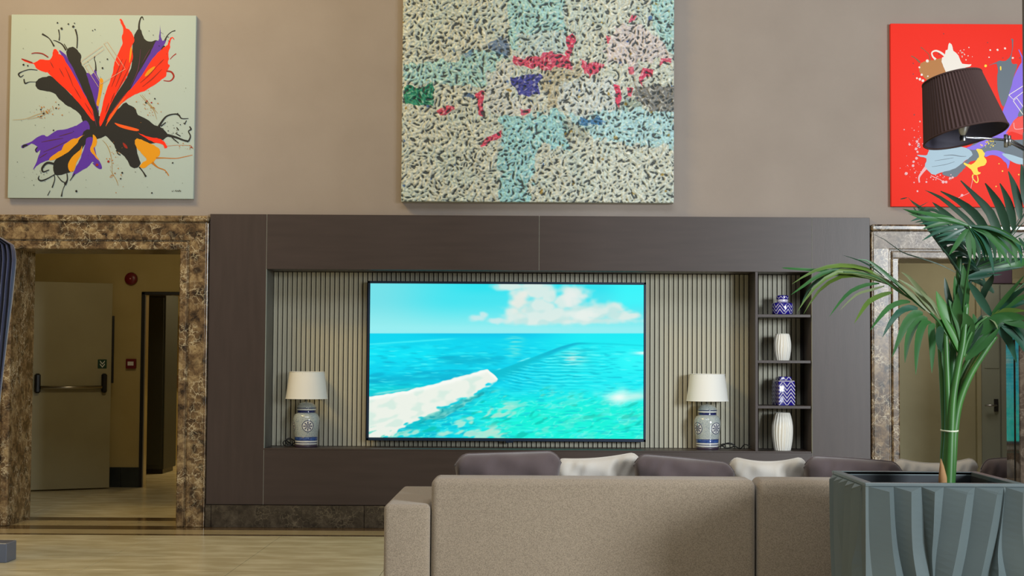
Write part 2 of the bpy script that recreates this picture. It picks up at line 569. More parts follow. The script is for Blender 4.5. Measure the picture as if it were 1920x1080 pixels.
# store-room cupboard and boards
o = thing('tall_cupboard', 'tall dark grey cupboard seen through the inner corridor opening', 'cupboard', (-4.47, 5.6, 0))
MB().bbox(-4.80, -4.14, 5.35, 5.95, 0.05, 2.02, 0.006).build('body', 'dark_cupboard', o)
MB().bbox(-4.78, -4.475, 5.33, 5.35, 0.10, 1.98, 0.003).build('door', 'dark_cupboard', o)
MB().bbox(-4.465, -4.16, 5.33, 5.35, 0.10, 1.98, 0.003).build('door', 'dark_cupboard', o)
MB().box(-4.78, -4.16, 5.4, 5.9, 0, 0.05).build('plinth', 'black_plastic', o)
o = thing('wall_cabinet', 'brown wall cabinet high inside the store room behind the corridor', 'cabinet', (-3.8, 7.4, 1.4))
MB().bbox(-4.35, -2.9, 7.2, 7.6, 1.42, 1.92, 0.006).build('body', 'brown_board', o)
MB().bbox(-4.33, -3.65, 7.18, 7.2, 1.44, 1.90, 0.003).build('door', 'brown_board', o)
MB().bbox(-3.62, -2.92, 7.18, 7.2, 1.44, 1.90, 0.003).build('door', 'brown_board', o)
o = thing('wall_rail', 'brown board rail along the store room wall', 'rail', (-3.8, 7.5, 0.9))
MB().bbox(-4.6, -2.9, 7.54, 7.6, 0.92, 1.08, 0.01, 2).build('board', 'brown_board', o)

# open fire door leaf
hx, hy = -4.205, 3.37
ang = math.atan2(2.98 - hy, -4.94 - hx)
dl = 0.96
ux, uy = math.cos(ang), math.sin(ang)
nx, ny = uy, -ux                      # towards the lobby
if ny > 0:
    nx, ny = -nx, -ny
dr = struct_root('door_1', (hx, hy, 0))


def leafbox(u0, u1, n0, n1, z0, z1, r=0.003):
    b = MB().bbox(u0, u1, n0, n1, z0, z1, r)
    b.V = [(hx + v[0] * ux + v[1] * nx, hy + v[0] * uy + v[1] * ny, v[2]) for v in b.V]
    return b


leafbox(0, dl, -0.05, 0, 0.012, 2.045).build('leaf', 'door_paint', dr)
leafbox(-0.022, 0.0, -0.03, 0.006, 1.05, 1.72, 0.002).build('edge_strip', 'black_plastic', dr)
for u_ in (0.075, 0.715):
    leafbox(u_ - 0.026, u_ + 0.026, 0, 0.055, 0.955, 1.145, 0.014).build('bar_bracket', 'black_plastic', dr)
T = MB()
T.tube([(0.1, 0.05, 1.01), (0.69, 0.05, 1.01)], 0.016, 10)
T.V = [(hx + v[0] * ux + v[1] * nx, hy + v[0] * uy + v[1] * ny, v[2]) for v in T.V]
T.build('push_bar', 'steel', dr, True)
sg = leafbox(0.048, 0.135, 0, 0.006, 1.195, 1.285, 0.002).build('exit_sign', 'green_sign', dr, label='small green sign with two white downward chevrons')
for zc in (1.255, 1.225):
    b = MB()
    for s in (-1, 1):
        b.prism([(0.0915, 0.007, zc - 0.022), (0.0915 + s * 0.024, 0.007, zc + 0.006), (0.0915 + s * 0.024, 0.007, zc + 0.020), (0.0915, 0.007, zc - 0.008)], (0, 0.002, 0))
    b.V = [(hx + v[0] * ux + v[1] * nx, hy + v[0] * uy + v[1] * ny, v[2]) for v in b.V]
    b.build('chevron', 'white_plastic', sg)

# fire alarm sounder and call point on the corridor wall
p = at(247, 523, BY)
o = thing('alarm_sounder', 'round red fire alarm sounder high on the corridor wall', 'alarm', (p.x, BY, p.z))
b = MB().lathe([(0.062, 0), (0.066, 0.02), (0.060, 0.045), (0.045, 0.055), (0.02, 0.058)], (0, 0, 0), 28)
b.V = [(p.x + v[0], BY - v[2], p.z + v[1]) for v in b.V]
b.build('housing', 'red_plastic', o, 'auto')
b = MB().lathe([(0.008, 0.056), (0.006, 0.062)], (0, 0, 0), 12)
b.V = [(p.x + v[0], BY - v[2], p.z + v[1]) for v in b.V]
b.build('lamp_dot', 'paint_pink', o, True)
p = at(247, 682, BY)
o = thing('call_point', 'small square red alarm call point below the round alarm', 'alarm', (p.x, BY, p.z))
MB().bbox(p.x - 0.05, p.x + 0.05, BY - 0.045, BY, p.z - 0.05, p.z + 0.05, 0.008, 2).build('housing', 'red_plastic', o)
MB().bbox(p.x - 0.03, p.x + 0.03, BY - 0.048, BY - 0.045, p.z - 0.018, p.z + 0.022, 0.001).build('press_pane', 'white_plastic', o)

# ------------------------------------------------------------------ passage behind the right doorway
PY = 2.6
c = struct_root('wall_passage')
K = MB()
K.box(2.4, 6.5, PY, PY + 0.12, 0, 2.75)
K.box(2.4, 2.5, 0.5, PY, 0, 2.75)
K.box(6.4, 6.5, 0.5, PY, 0, 2.75)
K.build('plaster', 'passage_paint', c)
MB().box(2.4, 6.5, 0.5, PY + 0.1, 2.75, 2.85).build('ceiling_passage', 'ceiling_paint', None, kind='structure')
a = at(1838, 800, PY)
b_ = at(1874, 800, PY)
dx0 = a.x
dx1 = dx0 + 0.92
d2 = struct_root('door_2', (dx0, PY, 0))
MB().bbox(dx0, dx1, PY - 0.045, PY - 0.002, 0.01, 2.05, 0.003).build('leaf', 'grey_door', d2)
MB().bbox(dx0 + 0.03, dx0 + 0.17, PY - 0.05, PY - 0.044, 1.25, 1.80, 0.002).build('panel', 'grey_door', d2)
MB().bbox(dx0 - 0.045, dx0 - 0.002, PY - 0.06, PY, 0, 2.10, 0.004).build('jamb', 'passage_paint', d2)
MB().bbox(dx0 - 0.045, dx1 + 0.045, PY - 0.06, PY, 2.055, 2.10, 0.004).build('head', 'passage_paint', d2)
MB().bbox(dx1 + 0.002, dx1 + 0.045, PY - 0.06, PY, 0, 2.10, 0.004).build('jamb', 'passage_paint', d2)
h_ = at(1866, 760, PY - 0.05)
MB().bbox(h_.x - 0.012, h_.x + 0.028, PY - 0.06, PY - 0.045, h_.z - 0.06, h_.z + 0.06, 0.003).build('lock_plate', 'black_plastic', d2)
T = MB().tube([(h_.x, PY - 0.05, h_.z), (h_.x, PY - 0.09, h_.z), (h_.x - 0.02, PY - 0.1, h_.z), (h_.x - 0.11, PY - 0.1, h_.z)], 0.009, 8)
T.build('lever_handle', 'chrome', d2, True)
for xx in (dx0 + 0.176, dx0 + 0.185):
    MB().box(xx, xx + 0.003, PY - 0.0465, PY - 0.044, 0.02, 2.04).build('frame_line', 'black_plastic', d2)  # thin dark lines of the door frame
p0, p1 = at(1857, 509, PY - 0.5), at(1897, 532, PY - 0.5)
o = thing('hanging_board', 'dark purple board hanging in the passage behind the palm', 'sign', (p0.x, PY - 0.5, p1.z))
MB().bbox(p0.x, p1.x, PY - 0.52, PY - 0.48, p1.z, p0.z + 0.06, 0.004).build('board', 'purple_board', o)
for xx in (p0.x + 0.03, p1.x - 0.03):
    MB().tube([(xx, PY - 0.5, p0.z + 0.05), (xx, PY - 0.5, 2.75)], 0.004, 6).build('hanger_rod', 'steel', o)

# ------------------------------------------------------------------ pillar at the right edge
PX, PFY, PBY = 2.035, -5.60, -5.42
pl = struct_root('pillar')
MB().bbox(PX, PX + 0.75, PFY, PBY, 0, 1.46, 0.004).build('marble_cladding', 'pillar_marble', pl)
MB().bbox(PX - 0.004, PX + 0.75, PFY + 0.059, PFY + 0.061, 0, 1.455, 0.0005).build('joint_line', 'black_plastic', pl)
MB().bbox(PX + 0.075, PX + 0.75, PFY - 0.04, PFY, 0, 1.44, 0.006, 2).build('front_slab', 'pillar_marble', pl)
pu = at(1916.5, 100, PBY).x
MB().bbox(pu, PX + 0.75, PFY + 0.02, PBY, 1.46, 4.8, 0.006).build('upper_shaft', 'dark_wood', pl)

# ------------------------------------------------------------------ media wall unit
FY = -0.035                      # front face of the panels
UX0, UX1 = -2.528, 2.625
SX0, SX1 = -2.083, 2.172         # panel seams
mu_ = thing('media_wall_unit', 'wide dark brown wood wall unit framing the television niche', 'wall unit', (0.04, 0, 0))
MB().bbox(UX0, SX0 - 0.002, FY, 0.0, 0.176, CZ, 0.0015).build('side_panel', 'dark_wood', mu_)
MB().bbox(SX1 + 0.002, UX1, FY, 0.0, 0.176, CZ, 0.0015).build('side_panel', 'dark_wood', mu_)
MB().bbox(SX0, 0.0415, FY, 0.0, NZ1, CZ, 0.0015).build('header_panel', 'dark_wood_h', mu_)
MB().bbox(0.0455, SX1, FY, 0.0, NZ1, CZ, 0.0015).build('header_panel', 'dark_wood_h', mu_)
MB().bbox(SX0, 0.0415, FY, 0.0, 0.176, NZ0 - 0.012, 0.0015).build('base_panel', 'dark_wood_h', mu_)
MB().bbox(0.0455, SX1, FY, 0.0, 0.176, NZ0 - 0.012, 0.0015).build('base_panel', 'dark_wood_h', mu_)
for xx in (SX0 - 0.002, SX1 + 0.0005):
    MB().box(xx, xx + 0.0016, FY + 0.001, 0, 0.176, CZ).build('seam_strip', 'canvas_edge_grey', mu_)
MB().box(0.0425, 0.0445, FY + 0.001, 0, NZ1, CZ).build('seam_strip', 'canvas_edge_grey', mu_)
# niche lining
MB().bbox(NX0, NX1, FY, ND, NZ0 - 0.012, NZ0, 0.0015).build('niche_floor', 'dark_wood_h', mu_)
MB().box(NX0, NX1, 0.0, ND, NZ1, NZ1 + 0.012).build('niche_top', 'dark_wood_h', mu_)
MB().box(NX0 - 0.012, NX0, 0.0, ND, NZ0, NZ1).build('niche_side', 'niche_lining', mu_)
MB().box(NX1, NX1 + 0.012, 0.0, ND, NZ0, NZ1).build('niche_side', 'dark_wood', mu_)
MB().box(NX0, NX1, ND - 0.006, ND + 0.01, NZ0, NZ1).build('slat_backing', 'slat_backing', mu_)
DVX0, DVX1 = 1.731, 1.752
MB().bbox(DVX0, DVX1, FY + 0.004, ND - 0.022, NZ0, NZ1, 0.0012).build('divider', 'dark_wood', mu_)
for z in (1.664, 1.306, 0.953):
    MB().bbox(DVX1, NX1 - 0.002, FY + 0.006, ND - 0.022, z - 0.012, z + 0.010, 0.0012).build('shelf_board', 'dark_wood_h', mu_)
# vertical slats, each its own piece (fluted: broad face + narrow ridge)
pitch = 0.0378
prof = [(0.0, 0.0), (0.001, -0.012), (0.003, -0.0135), (0.0185, -0.0145), (0.0195, -0.011), (0.021, -0.011), (0.0222, -0.0155), (0.0295, -0.0155), (0.0312, 0.0)]
n_sl = int((NX1 - NX0) / pitch)
sl_me = None
z0, z1 = NZ0 + 0.002, NZ1 - 0.004
for k in range(n_sl + 1):
    xa = NX0 + 0.003 + k * pitch
    if xa + 0.0312 > NX1:
        break
    if xa < DVX1 + 0.002 and xa + 0.029 > DVX0 - 0.002 and False:
        continue
    if sl_me is None:
        n = len(prof)
        V = [(u_, v_, z0) for u_, v_ in prof] + [(u_, v_, z1) for u_, v_ in prof]
        Fc = [tuple(range(n)), tuple(range(2 * n - 1, n - 1, -1))] + [((i + 1) % n, (i + 1) % n + n, i + n, i) for i in range(n)]
        sl_me = bpy.data.meshes.new('slat')
        sl_me.from_pydata(V, [], Fc)
        sl_me.materials.append(MATS['slat_wood'])
    s_ = bpy.data.objects.new('slat', sl_me)
    COL.objects.link(s_)
    s_.parent = mu_
    s_.location = Vector((xa, ND - 0.006, 0)) - mu_.location

# ------------------------------------------------------------------ television
TY = 0.215
t0 = at(689.5, 527.5, TY)
t1 = at(1211, 828, TY)
tx0, tx1 = at(688.5, 677, TY).x, at(1211, 677, TY).x
tz1, tz0 = at(950, 528.3, TY).z, at(950, 827.2, TY).z
tv = thing('television', 'large wall television showing a turquoise ocean wave', 'television', ((tx0 + tx1) / 2, TY, tz0))
MB().bbox(tx0, tx1, TY, TY + 0.05, tz0, tz1, 0.006, 2).build('housing', 'tv_bezel', tv)
MB().bbox((tx0 + tx1) / 2 - 0.4, (tx0 + tx1) / 2 + 0.4, TY + 0.05, ND - 0.025, tz0 + 0.35, tz1 - 0.35, 0.004).build('wall_bracket', 'black_plastic', tv)
bz = 0.019
sx0, sx1, sz0, sz1 = tx0 + bz, tx1 - bz, tz0 + 0.024, tz1 - bz
lg = MB().box(at(946, 824, TY).x - 0.012, at(946, 824, TY).x + 0.022, TY - 0.001, TY + 0.001, tz0 + 0.008, tz0 + 0.0125).build('maker_mark', 'white_plastic', tv)
lpl = MB().bbox(at(955, 824, TY).x - 0.03, at(955, 824, TY).x + 0.03, TY + 0.004, TY + 0.03, tz0 - 0.012, tz0 + 0.002, 0.003).build('sensor_lip', 'tv_bezel', tv)
# bezel rim standing proud of the glass
for (a0, a1, c0, c1) in ((tx0, tx1, tz1 - bz + 0.002, tz1), (tx0, tx1, tz0, tz0 + 0.02), (tx0, tx0 + bz - 0.002, tz0, tz1), (tx1 - bz + 0.002, tx1, tz0, tz1)):
    MB().bbox(a0, a1, TY - 0.006, TY + 0.004, c0, c1, 0.0015).build('bezel_rim', 'tv_bezel', tv)

rng = np.random.RandomState(7)


def band_noise(h, w, lx, ly, seed, aniso=1.0):
    """smooth noise, feature sizes lx, ly in samples"""
    r = np.random.RandomState(seed)
    fx = np.fft.fftfreq(w)[None, :] * lx
    fy = np.fft.fftfreq(h)[:, None] * ly
    g = np.exp(-(fx ** 2 + fy ** 2) * 2.2)
    n = np.real(np.fft.ifft2(np.fft.fft2(r.randn(h, w)) * g))
    n -= n.mean()
    return n / n.std()


def sstep(a, b, x):
    t = np.clip((x - a) / (b - a), 0, 1)
    return t * t * (3 - 2 * t)


def mixc(c, col, k):
    return c * (1 - k[..., None]) + np.array(col, float) * k[..., None]


def linear_np(c):
    c = np.clip(c / 255.0, 0, 1)
    return np.where(c <= 0.04045, c / 12.92, ((c + 0.055) / 1.055) ** 2.4)


def grid_mesh(name, x0, x1, z0, z1, Yf, colors, m_, parent, smooth=False, kind=None, label=None):
    """upright grid, row 0 at the top; Yf a number or an array of depths"""
    h, w_ = colors.shape[:2]
    xs = np.linspace(x0, x1, w_)
    zs = np.linspace(z1, z0, h)
    X, Z = np.meshgrid(xs, zs)
    Yv = np.broadcast_to(Yf, X.shape)
    V = np.stack([X, Yv, Z], -1).reshape(-1, 3)
    idx = np.arange(h * w_).reshape(h, w_)
    Fc = np.stack([idx[:-1, :-1], idx[1:, :-1], idx[1:, 1:], idx[:-1, 1:]], -1).reshape(-1, 4).tolist()
    rgba = np.concatenate([linear_np(colors), np.ones((h, w_, 1))], -1)
    return mesh(name, V, Fc, m_, parent, smooth, label, kind, colors=rgba)


def tv_picture(h=270, w_=480):
    """seascape in photo pixel coordinates x 694..1207, y 532..823"""
    PX_, PY_ = np.meshgrid(np.linspace(694, 1207, w_), np.linspace(532, 823, h))
    hor = 626.8 - (PX_ - 694) / 513 * 3.0
    # sky
    C = np.zeros((h, w_, 3)) + np.array((70, 228, 240.))
    C = mixc(C, (128, 224, 232), sstep(860, 700, PX_) * 0.8)
    C = mixc(C, (155, 238, 240), sstep(560, 622, PY_) * 0.85)
    C = mixc(C, (44, 226, 240), sstep(820, 900, PX_) * sstep(560, 535, PY_) * 0.8)
    C = mixc(C, (60, 248, 252), sstep(1120, 1180, PX_) * sstep(590, 560, PY_) * 0.8)
    n1 = band_noise(h, w_, 60, 34, 1)
    n2 = band_noise(h, w_, 22, 14, 2)
    n3 = band_noise(h, w_, 9, 7, 3)

    def puff(cx, cy, rx, ry, soft=0.5):
        d = np.sqrt(((PX_ - cx) / rx) ** 2 + ((PY_ - cy) / ry) ** 2) + 0.12 * n2 + 0.08 * n3
        return sstep(1 + soft, 1 - soft, d)
    cl = np.zeros((h, w_))
    for a in ((960, 536, 30, 8), (1000, 534, 30, 6), (975, 562, 20, 26), (962, 585, 14, 14), (975, 596, 28, 12), (1010, 545, 28, 14), (1030, 555, 14, 14), (1005, 580, 44, 22),
              (1075, 548, 24, 16), (1065, 566, 28, 16), (1050, 590, 46, 16), (1085, 585, 44, 18), (1120, 584, 34, 18), (1150, 578, 22, 14), (1160, 590, 34, 10),
              (1185, 590, 16, 6), (1040, 598, 70, 10), (1000, 602, 60, 8), (1100, 600, 80, 7)):
        cl = np.maximum(cl, puff(*a))
    C = mixc(C, (226, 236, 230), cl * 0.92)
    C = mixc(C, (176, 226, 224), cl * sstep(-0.3, 1.2, n2) * 0.55 * sstep(545, 570, PY_))
    C = mixc(C, (240, 236, 226), puff(975, 566, 16, 22) * 0.7)
    C = mixc(C, (240, 240, 236), puff(1075, 560, 16, 18) * 0.6)
    C = mixc(C, (244, 244, 238), puff(1085, 590, 26, 10) * 0.5)
    C = mixc(C, (208, 234, 234), np.maximum(np.maximum(puff(895, 596, 16, 7), puff(906, 591, 8, 6)), puff(930, 602, 16, 5)) * 0.85)
    C = mixc(C, (150, 238, 242), sstep(606, 618, PY_) * 0.7)
    # sea
    def rip(lx, ly, th, seed):
        """streaky noise along direction th (radians, image axes)"""
        r = np.random.RandomState(seed)
        fx, fy = np.fft.fftfreq(w_)[None, :], np.fft.fftfreq(h)[:, None]
        fu, fv = fx * math.cos(th) + fy * math.sin(th), -fx * math.sin(th) + fy * math.cos(th)
        q = (fu * lx) ** 2 + (fv * ly) ** 2
        n = np.real(np.fft.ifft2(np.fft.fft2(r.randn(h, w_)) * (np.exp(-q * 2.2) - 0.9 * np.exp(-q * 9))))
        return n / n.std()
    dist = sstep(626, 760, PY_)
    S = np.zeros((h, w_, 3)) + np.array((0, 214, 240.))
    S = mixc(S, (0, 190, 232), sstep(640, 625, PY_) * sstep(740, 850, PX_) * 0.7)
    S = mixc(S, (0, 232, 250), np.exp(-((PY_ - 665) / 14) ** 2) * sstep(900, 780, PX_) * 0.8)
    S = mixc(S, (0, 176, 208), np.exp(-((PY_ - 716 + (PX_ - 694) * 0.06) / 9) ** 2) * sstep(935, 880, PX_) * 0.75)
    S = mixc(S, (0, 178, 206), np.exp(-((PY_ - 676) / 9) ** 2) * sstep(800, 850, PX_) * sstep(960, 910, PX_) * 0.7)
    S = mixc(S, (0, 200, 204), sstep(712, 735, PY_) * sstep(900, 780, PX_) * 0.7)
    S = mixc(S, (24, 240, 246), sstep(960, 1100, PX_) * 0.85)
    S = mixc(S, (50, 252, 252), sstep(1110, 1190, PX_) * np.exp(-((PY_ - 675) / 26) ** 2) * 0.8)
    S = mixc(S, (16, 242, 218), sstep(715, 780, PY_) * sstep(820, 960, PX_))
    fine, mid_ = rip(20, 2.6, 0.0, 11), rip(44, 5.5, -0.04, 12)
    S = mixc(S, (0, 168, 204), sstep(0.5, 2.0, mid_) * 0.6 * sstep(636, 680, PY_) * sstep(1010, 900, PX_))
    S = mixc(S, (60, 244, 252), sstep(0.6, 2.0, -mid_) * 0.45 * sstep(636, 660, PY_))
    S = mixc(S, (0, 182, 206), sstep(0.6, 2.0, fine) * 0.5 * sstep(630, 670, PY_))
    S = mixc(S, (120, 252, 252), sstep(0.9, 2.4, -fine) * 0.45 * sstep(630, 660, PY_))
    S = mixc(S, (110, 252, 252), np.exp(-((PY_ - (647 - (PX_ - 700) * 0.072)) / 1.6) ** 2) * 0.55 * sstep(870, 830, PX_))
    S = mixc(S, (120, 232, 226), np.exp(-((PX_ - 965) / 17) ** 2) * sstep(626, 634, PY_) * sstep(690, 650, PY_) * sstep(-1.2, 0.9, -fine) * 0.75)
    gl = np.exp(-((PX_ - 1074) / 24) ** 2 - ((PY_ - 672) / 14) ** 2)
    S = mixc(S, (196, 236, 230), gl * sstep(-1.6, 0.6, -fine) * 0.95)
    S = mixc(S, (220, 252, 250), np.exp(-((PX_ - 1207) / 18) ** 2 - ((PY_ - 661) / 3.2) ** 2))
    # swell running to the upper right, shaded face below its crest
    crest = np.interp(PX_, [694, 915, 930, 945, 960, 990, 1020, 1050, 1080, 1140, 1207], [746, 694, 697, 691, 685, 674, 662, 650, 641.5, 642, 645.5])
    cr1 = crest[0]
    for _ in range(60):
        cr1[1:-1] = (cr1[:-2] + cr1[1:-1] * 2 + cr1[2:]) / 4
    crest = np.broadcast_to(cr1, PX_.shape).copy()
    wd = np.interp(PX_, [915, 935, 960, 1000, 1050, 1090, 1207], [24, 26, 24, 15, 9, 5, 4])
    face = sstep(-1.0, 1.5, PY_ - crest) * sstep(wd * 1.25, wd * 0.25, PY_ - crest) * sstep(905, 930, PX_) * (1 - 0.55 * sstep(1080, 1130, PX_))
    S = mixc(S, (0, 186, 204), face * 0.8)
    S = mixc(S, (0, 160, 206), face * sstep(1000, 1050, PX_) * sstep(1110, 1070, PX_) * 0.4)
    S = mixc(S, (170, 250, 246), np.exp(-((PY_ - crest + 1.2) / 1.2) ** 2) * sstep(925, 945, PX_) * sstep(1020, 960, PX_) * sstep(-1, 1, n3) * 0.9)
    bend = PY_ - 0.0022 * np.maximum(0, 1040 - PX_) ** 2 * -1 * 0.55
    arc = np.sin(bend * 1.0 + 0.8 * mid_ + 0.5 * n2)
    zone = sstep(crest + 6, crest + 16, PY_) * sstep(745, 710, PY_) * sstep(935, 965, PX_) * sstep(1180, 1060, PX_)
    S = mixc(S, (0, 172, 190), sstep(0.4, 1, arc) * 0.6 * zone)
    S = mixc(S, (120, 250, 246), sstep(0.5, 1, -arc) * 0.45 * zone)
    # foam lace drifting in the foreground
    l1, l2 = rip(34, 9, -0.30, 21), rip(13, 5, -0.35, 22)
    lace = np.abs(l1) + 0.45 * np.abs(l2)
    fz = sstep(728, 762, PY_ + 8 * n1)
    S = mixc(S, (0, 196, 180), sstep(0.9, 2.2, l1 + 0.6 * l2) * fz * 0.8)
    S = mixc(S, (120, 252, 230), sstep(0.55, 0.05, lace) * fz * 0.6)
    pale = sstep(0.3, 1.6, rip(50, 16, -0.22, 23) + 0.5 * l2)
    S = mixc(S, (186, 234, 214), pale * fz * (0.25 + 0.6 * sstep(1080, 920, PX_)))
    S = mixc(S, (190, 226, 208), np.exp(-((PX_ - 930) / 26) ** 2 - ((PY_ - 806) / 10) ** 2) * sstep(-1, 0.8, l2) * 0.8)
    S = mixc(S, (236, 252, 246), np.exp(-(((PX_ - 1162) / 24) ** 2 + ((PY_ - 745) / 13) ** 2) * np.clip(1 + 0.25 * n2, 0.4, 2)))
    S = mixc(S, (210, 244, 236), np.exp(-(((PX_ - 1198) / 22) ** 2 + ((PY_ - 742) / 9) ** 2) * np.clip(1 + 0.3 * n2, 0.4, 2)) * 0.8)
    # white water
    up = np.interp(PX_, [694, 740, 800, 860, 915, 930, 937], [746, 739.5, 726, 708.5, 693.5, 706, 714]) + 0.5 * n3
    lo = np.interp(PX_, [694, 740, 755, 800, 850, 880, 905, 928, 936], [836, 818, 806, 781, 757, 746, 733, 718, 709]) + 1.6 * n3 + 1.2 * n2 + 1.2 * l2
    sh = sstep(-2, 8, PY_ - lo) * sstep(24, 6, PY_ - lo) * sstep(740, 820, PX_) * sstep(940, 900, PX_)
    S = mixc(S, (0, 150, 164), sh * (0.45 + 0.4 * sstep(-0.4, 1, l2)))
    S = mixc(S, (150, 226, 220), np.exp(-((PY_ - (742 - (PX_ - 700) * 0.16)) / 1.8) ** 2) * sstep(800, 740, PX_) * sstep(694, 715, PX_) * 0.8)
    ww = sstep(-1.0, 1.0, PY_ - up) * sstep(1.0, -3.0, PY_ - lo)
    S = mixc(S, (236, 242, 232), ww)
    S = mixc(S, (206, 234, 222), ww * sstep(0.0, 1.6, n2 + 0.7 * l1 + 0.3 * n3) * 0.7)
    S = mixc(S, (252, 253, 248), ww * np.exp(-((PY_ - up - 3) / 4) ** 2) * 0.75)
    S = mixc(S, (70, 214, 190), sstep(0.9, 1.7, l2) * sstep(798, 816, PY_) * sstep(800, 730, PX_) * 0.7)
    k = sstep(-0.8, 0.8, PY_ - hor)
    out = C * (1 - k[..., None]) + S * k[..., None]
    return out


grid_mesh('screen', sx0, sx1, sz0, sz1, TY - 0.002, tv_picture(), 'screen_picture', tv)

# ------------------------------------------------------------------ table lamps
LY = 0.175


def table_lamp(cx, rot, label, cable):
    t = thing('table_lamp', label, 'lamp', (cx, LY, NZ0), 'blue and white jar lamps in the niche')
    c0 = (cx, LY, NZ0)
    MB().lathe([(0.086, 0), (0.089, 0.004), (0.089, 0.016), (0.086, 0.020)], c0, 40).build('foot', 'jar_base', t, 'auto')
    pr_ = [(0.084, 0.020), (0.086, 0.035), (0.088, 0.06), (0.090, 0.085), (0.096, 0.12), (0.1015, 0.16), (0.1045, 0.195), (0.1035, 0.222), (0.097, 0.245), (0.085, 0.262), (0.073, 0.270),
           (0.071, 0.290), (0.074, 0.292), (0.074, 0.302)]
    pr_s = [tuple(q) for q in spline(pr_, 4)]
    jar = MB().lathe(pr_s, c0, 56).build('jar_body', 'glaze_pale', t, 'auto')

    def rad(z):
        return float(np.interp(z, [q[1] for q in pr_s], [q[0] for q in pr_s]))

    def bandpart(za, zb, m_, nm='glaze_band'):
        zz = np.linspace(za, zb, 5)
        pf = [(rad(za) + 0.0002, za)] + [(rad(z) + 0.0014, z) for z in zz] + [(rad(zb) + 0.0002, zb)]
        MB().lathe(pf, c0, 56, cap=False).build(nm, m_, jar, True)
    bandpart(0.022, 0.034, 'glaze_white')
    bandpart(0.034, 0.040, 'glaze_navy')
    bandpart(0.040, 0.052, 'glaze_white')
    bandpart(0.052, 0.078, 'glaze_blue')
    bandpart(0.078, 0.082, 'glaze_navy')
    bandpart(0.272, 0.289, 'glaze_navy')
    bandpart(0.292, 0.300, 'glaze_white')
    # lid
    lid = MB().lathe([(0.074, 0.302), (0.076, 0.304), (0.076, 0.310), (0.072, 0.320), (0.064, 0.334), (0.050, 0.346), (0.030, 0.352), (0.012, 0.354), (0.010, 0.358)], c0, 40).build('lid', 'glaze_pale', t, 'auto')
    MB().lathe([(0.0755, 0.3045), (0.0775, 0.3055), (0.0775, 0.3095), (0.0755, 0.311)], c0, 40, cap=False).build('lid_band', 'glaze_navy', lid, True)
    # medallions on four sides: pale disc, navy ring, lattice of petals, wrapped on the body
    for q in range(4):
        a0 = rot + q * math.pi / 2
        zc = 0.168

        def onbody(u_, v_, lift):
            z = zc + v_
            r_ = rad(z) + lift
            a = a0 + u_ / rad(zc)
            return (cx + r_ * math.sin(a), LY - r_ * math.cos(a), NZ0 + z)

        def disc(r0, r1, lift, nseg=28):
            V, Fc = [], []
            rings = [r0 + (r1 - r0) * i / 4 for i in range(5)]
            for rr in rings:
                for k in range(nseg):
                    an = 2 * math.pi * k / nseg
                    V.append(onbody(rr * math.cos(an), rr * math.sin(an), lift))
            for i in range(4):
                for k in range(nseg):
                    Fc.append((i * nseg + k, (i + 1) * nseg + k, (i + 1) * nseg + (k + 1) % nseg, i * nseg + (k + 1) % nseg))
            return V, Fc
        V, Fc = disc(0.001, 0.046, 0.0012)
        md = mesh('medallion', V, Fc, 'glaze_white', jar, True)
        V, Fc = disc(0.041, 0.046, 0.0020)
        b = MB().add(V, Fc)
        for k in range(8):
            an = 2 * math.pi * k / 8
            for (rr, ln, wd_) in ((0.028, 0.010, 0.0055), (0.013, 0.007, 0.004)):
                ca, sa = math.cos(an + (0.39 if rr < 0.02 else 0)), math.sin(an + (0.39 if rr < 0.02 else 0))
                loc = [(-ln, 0), (0, -wd_), (ln, 0), (0, wd_)]
                b.add([onbody((rr + l) * ca - m2 * sa, (rr + l) * sa + m2 * ca, 0.0022) for l, m2 in loc], [(0, 1, 2, 3)])
        V, Fc = disc(0.0005, 0.005, 0.0022, 10)
        b.add(V, Fc)
        V, Fc = disc(0.0185, 0.0205, 0.0021)
        b.add(V, Fc)
        b.build('medallion_pattern', 'glaze_navy', md, True)
    # stem and shade
    MB().tube([(cx, LY, NZ0 + 0.355), (cx, LY, NZ0 + 0.47)], 0.0065, 10).build('stem', 'steel', t, True)
    zb, zt = NZ0 + 0.382, NZ0 + 0.592
    sh = MB()
    n = 48
    sh.lathe([(0.1655, zb), (0.138, zt), (0.1365, zt), (0.164, zb), (0.1655, zb)], (cx, LY, 0), n, cap=False).build('shade', 'shade_white', t, 'auto')
    for (rr, zz) in ((0.1655, zb), (0.138, zt)):
        ring = [(cx + rr * math.cos(2 * math.pi * k / 40), LY + rr * math.sin(2 * math.pi * k / 40), zz) for k in range(41)]
        MB().tube(ring, 0.003, 6).build('shade_rim', 'shade_white', t, True)
    b = MB()
    for k in range(3):
        an = 2.1 * k + 0.4
        b.tube([(cx, LY, NZ0 + 0.47), (cx + 0.14 * math.cos(an), LY + 0.14 * math.sin(an), zt - 0.012)], 0.002, 6)
    b.build('shade_spider', 'steel', t)
    MB().tube([q for q in spline(cable, 6)], 0.0045, 6).build('cord', 'cable', t, True)
    return t


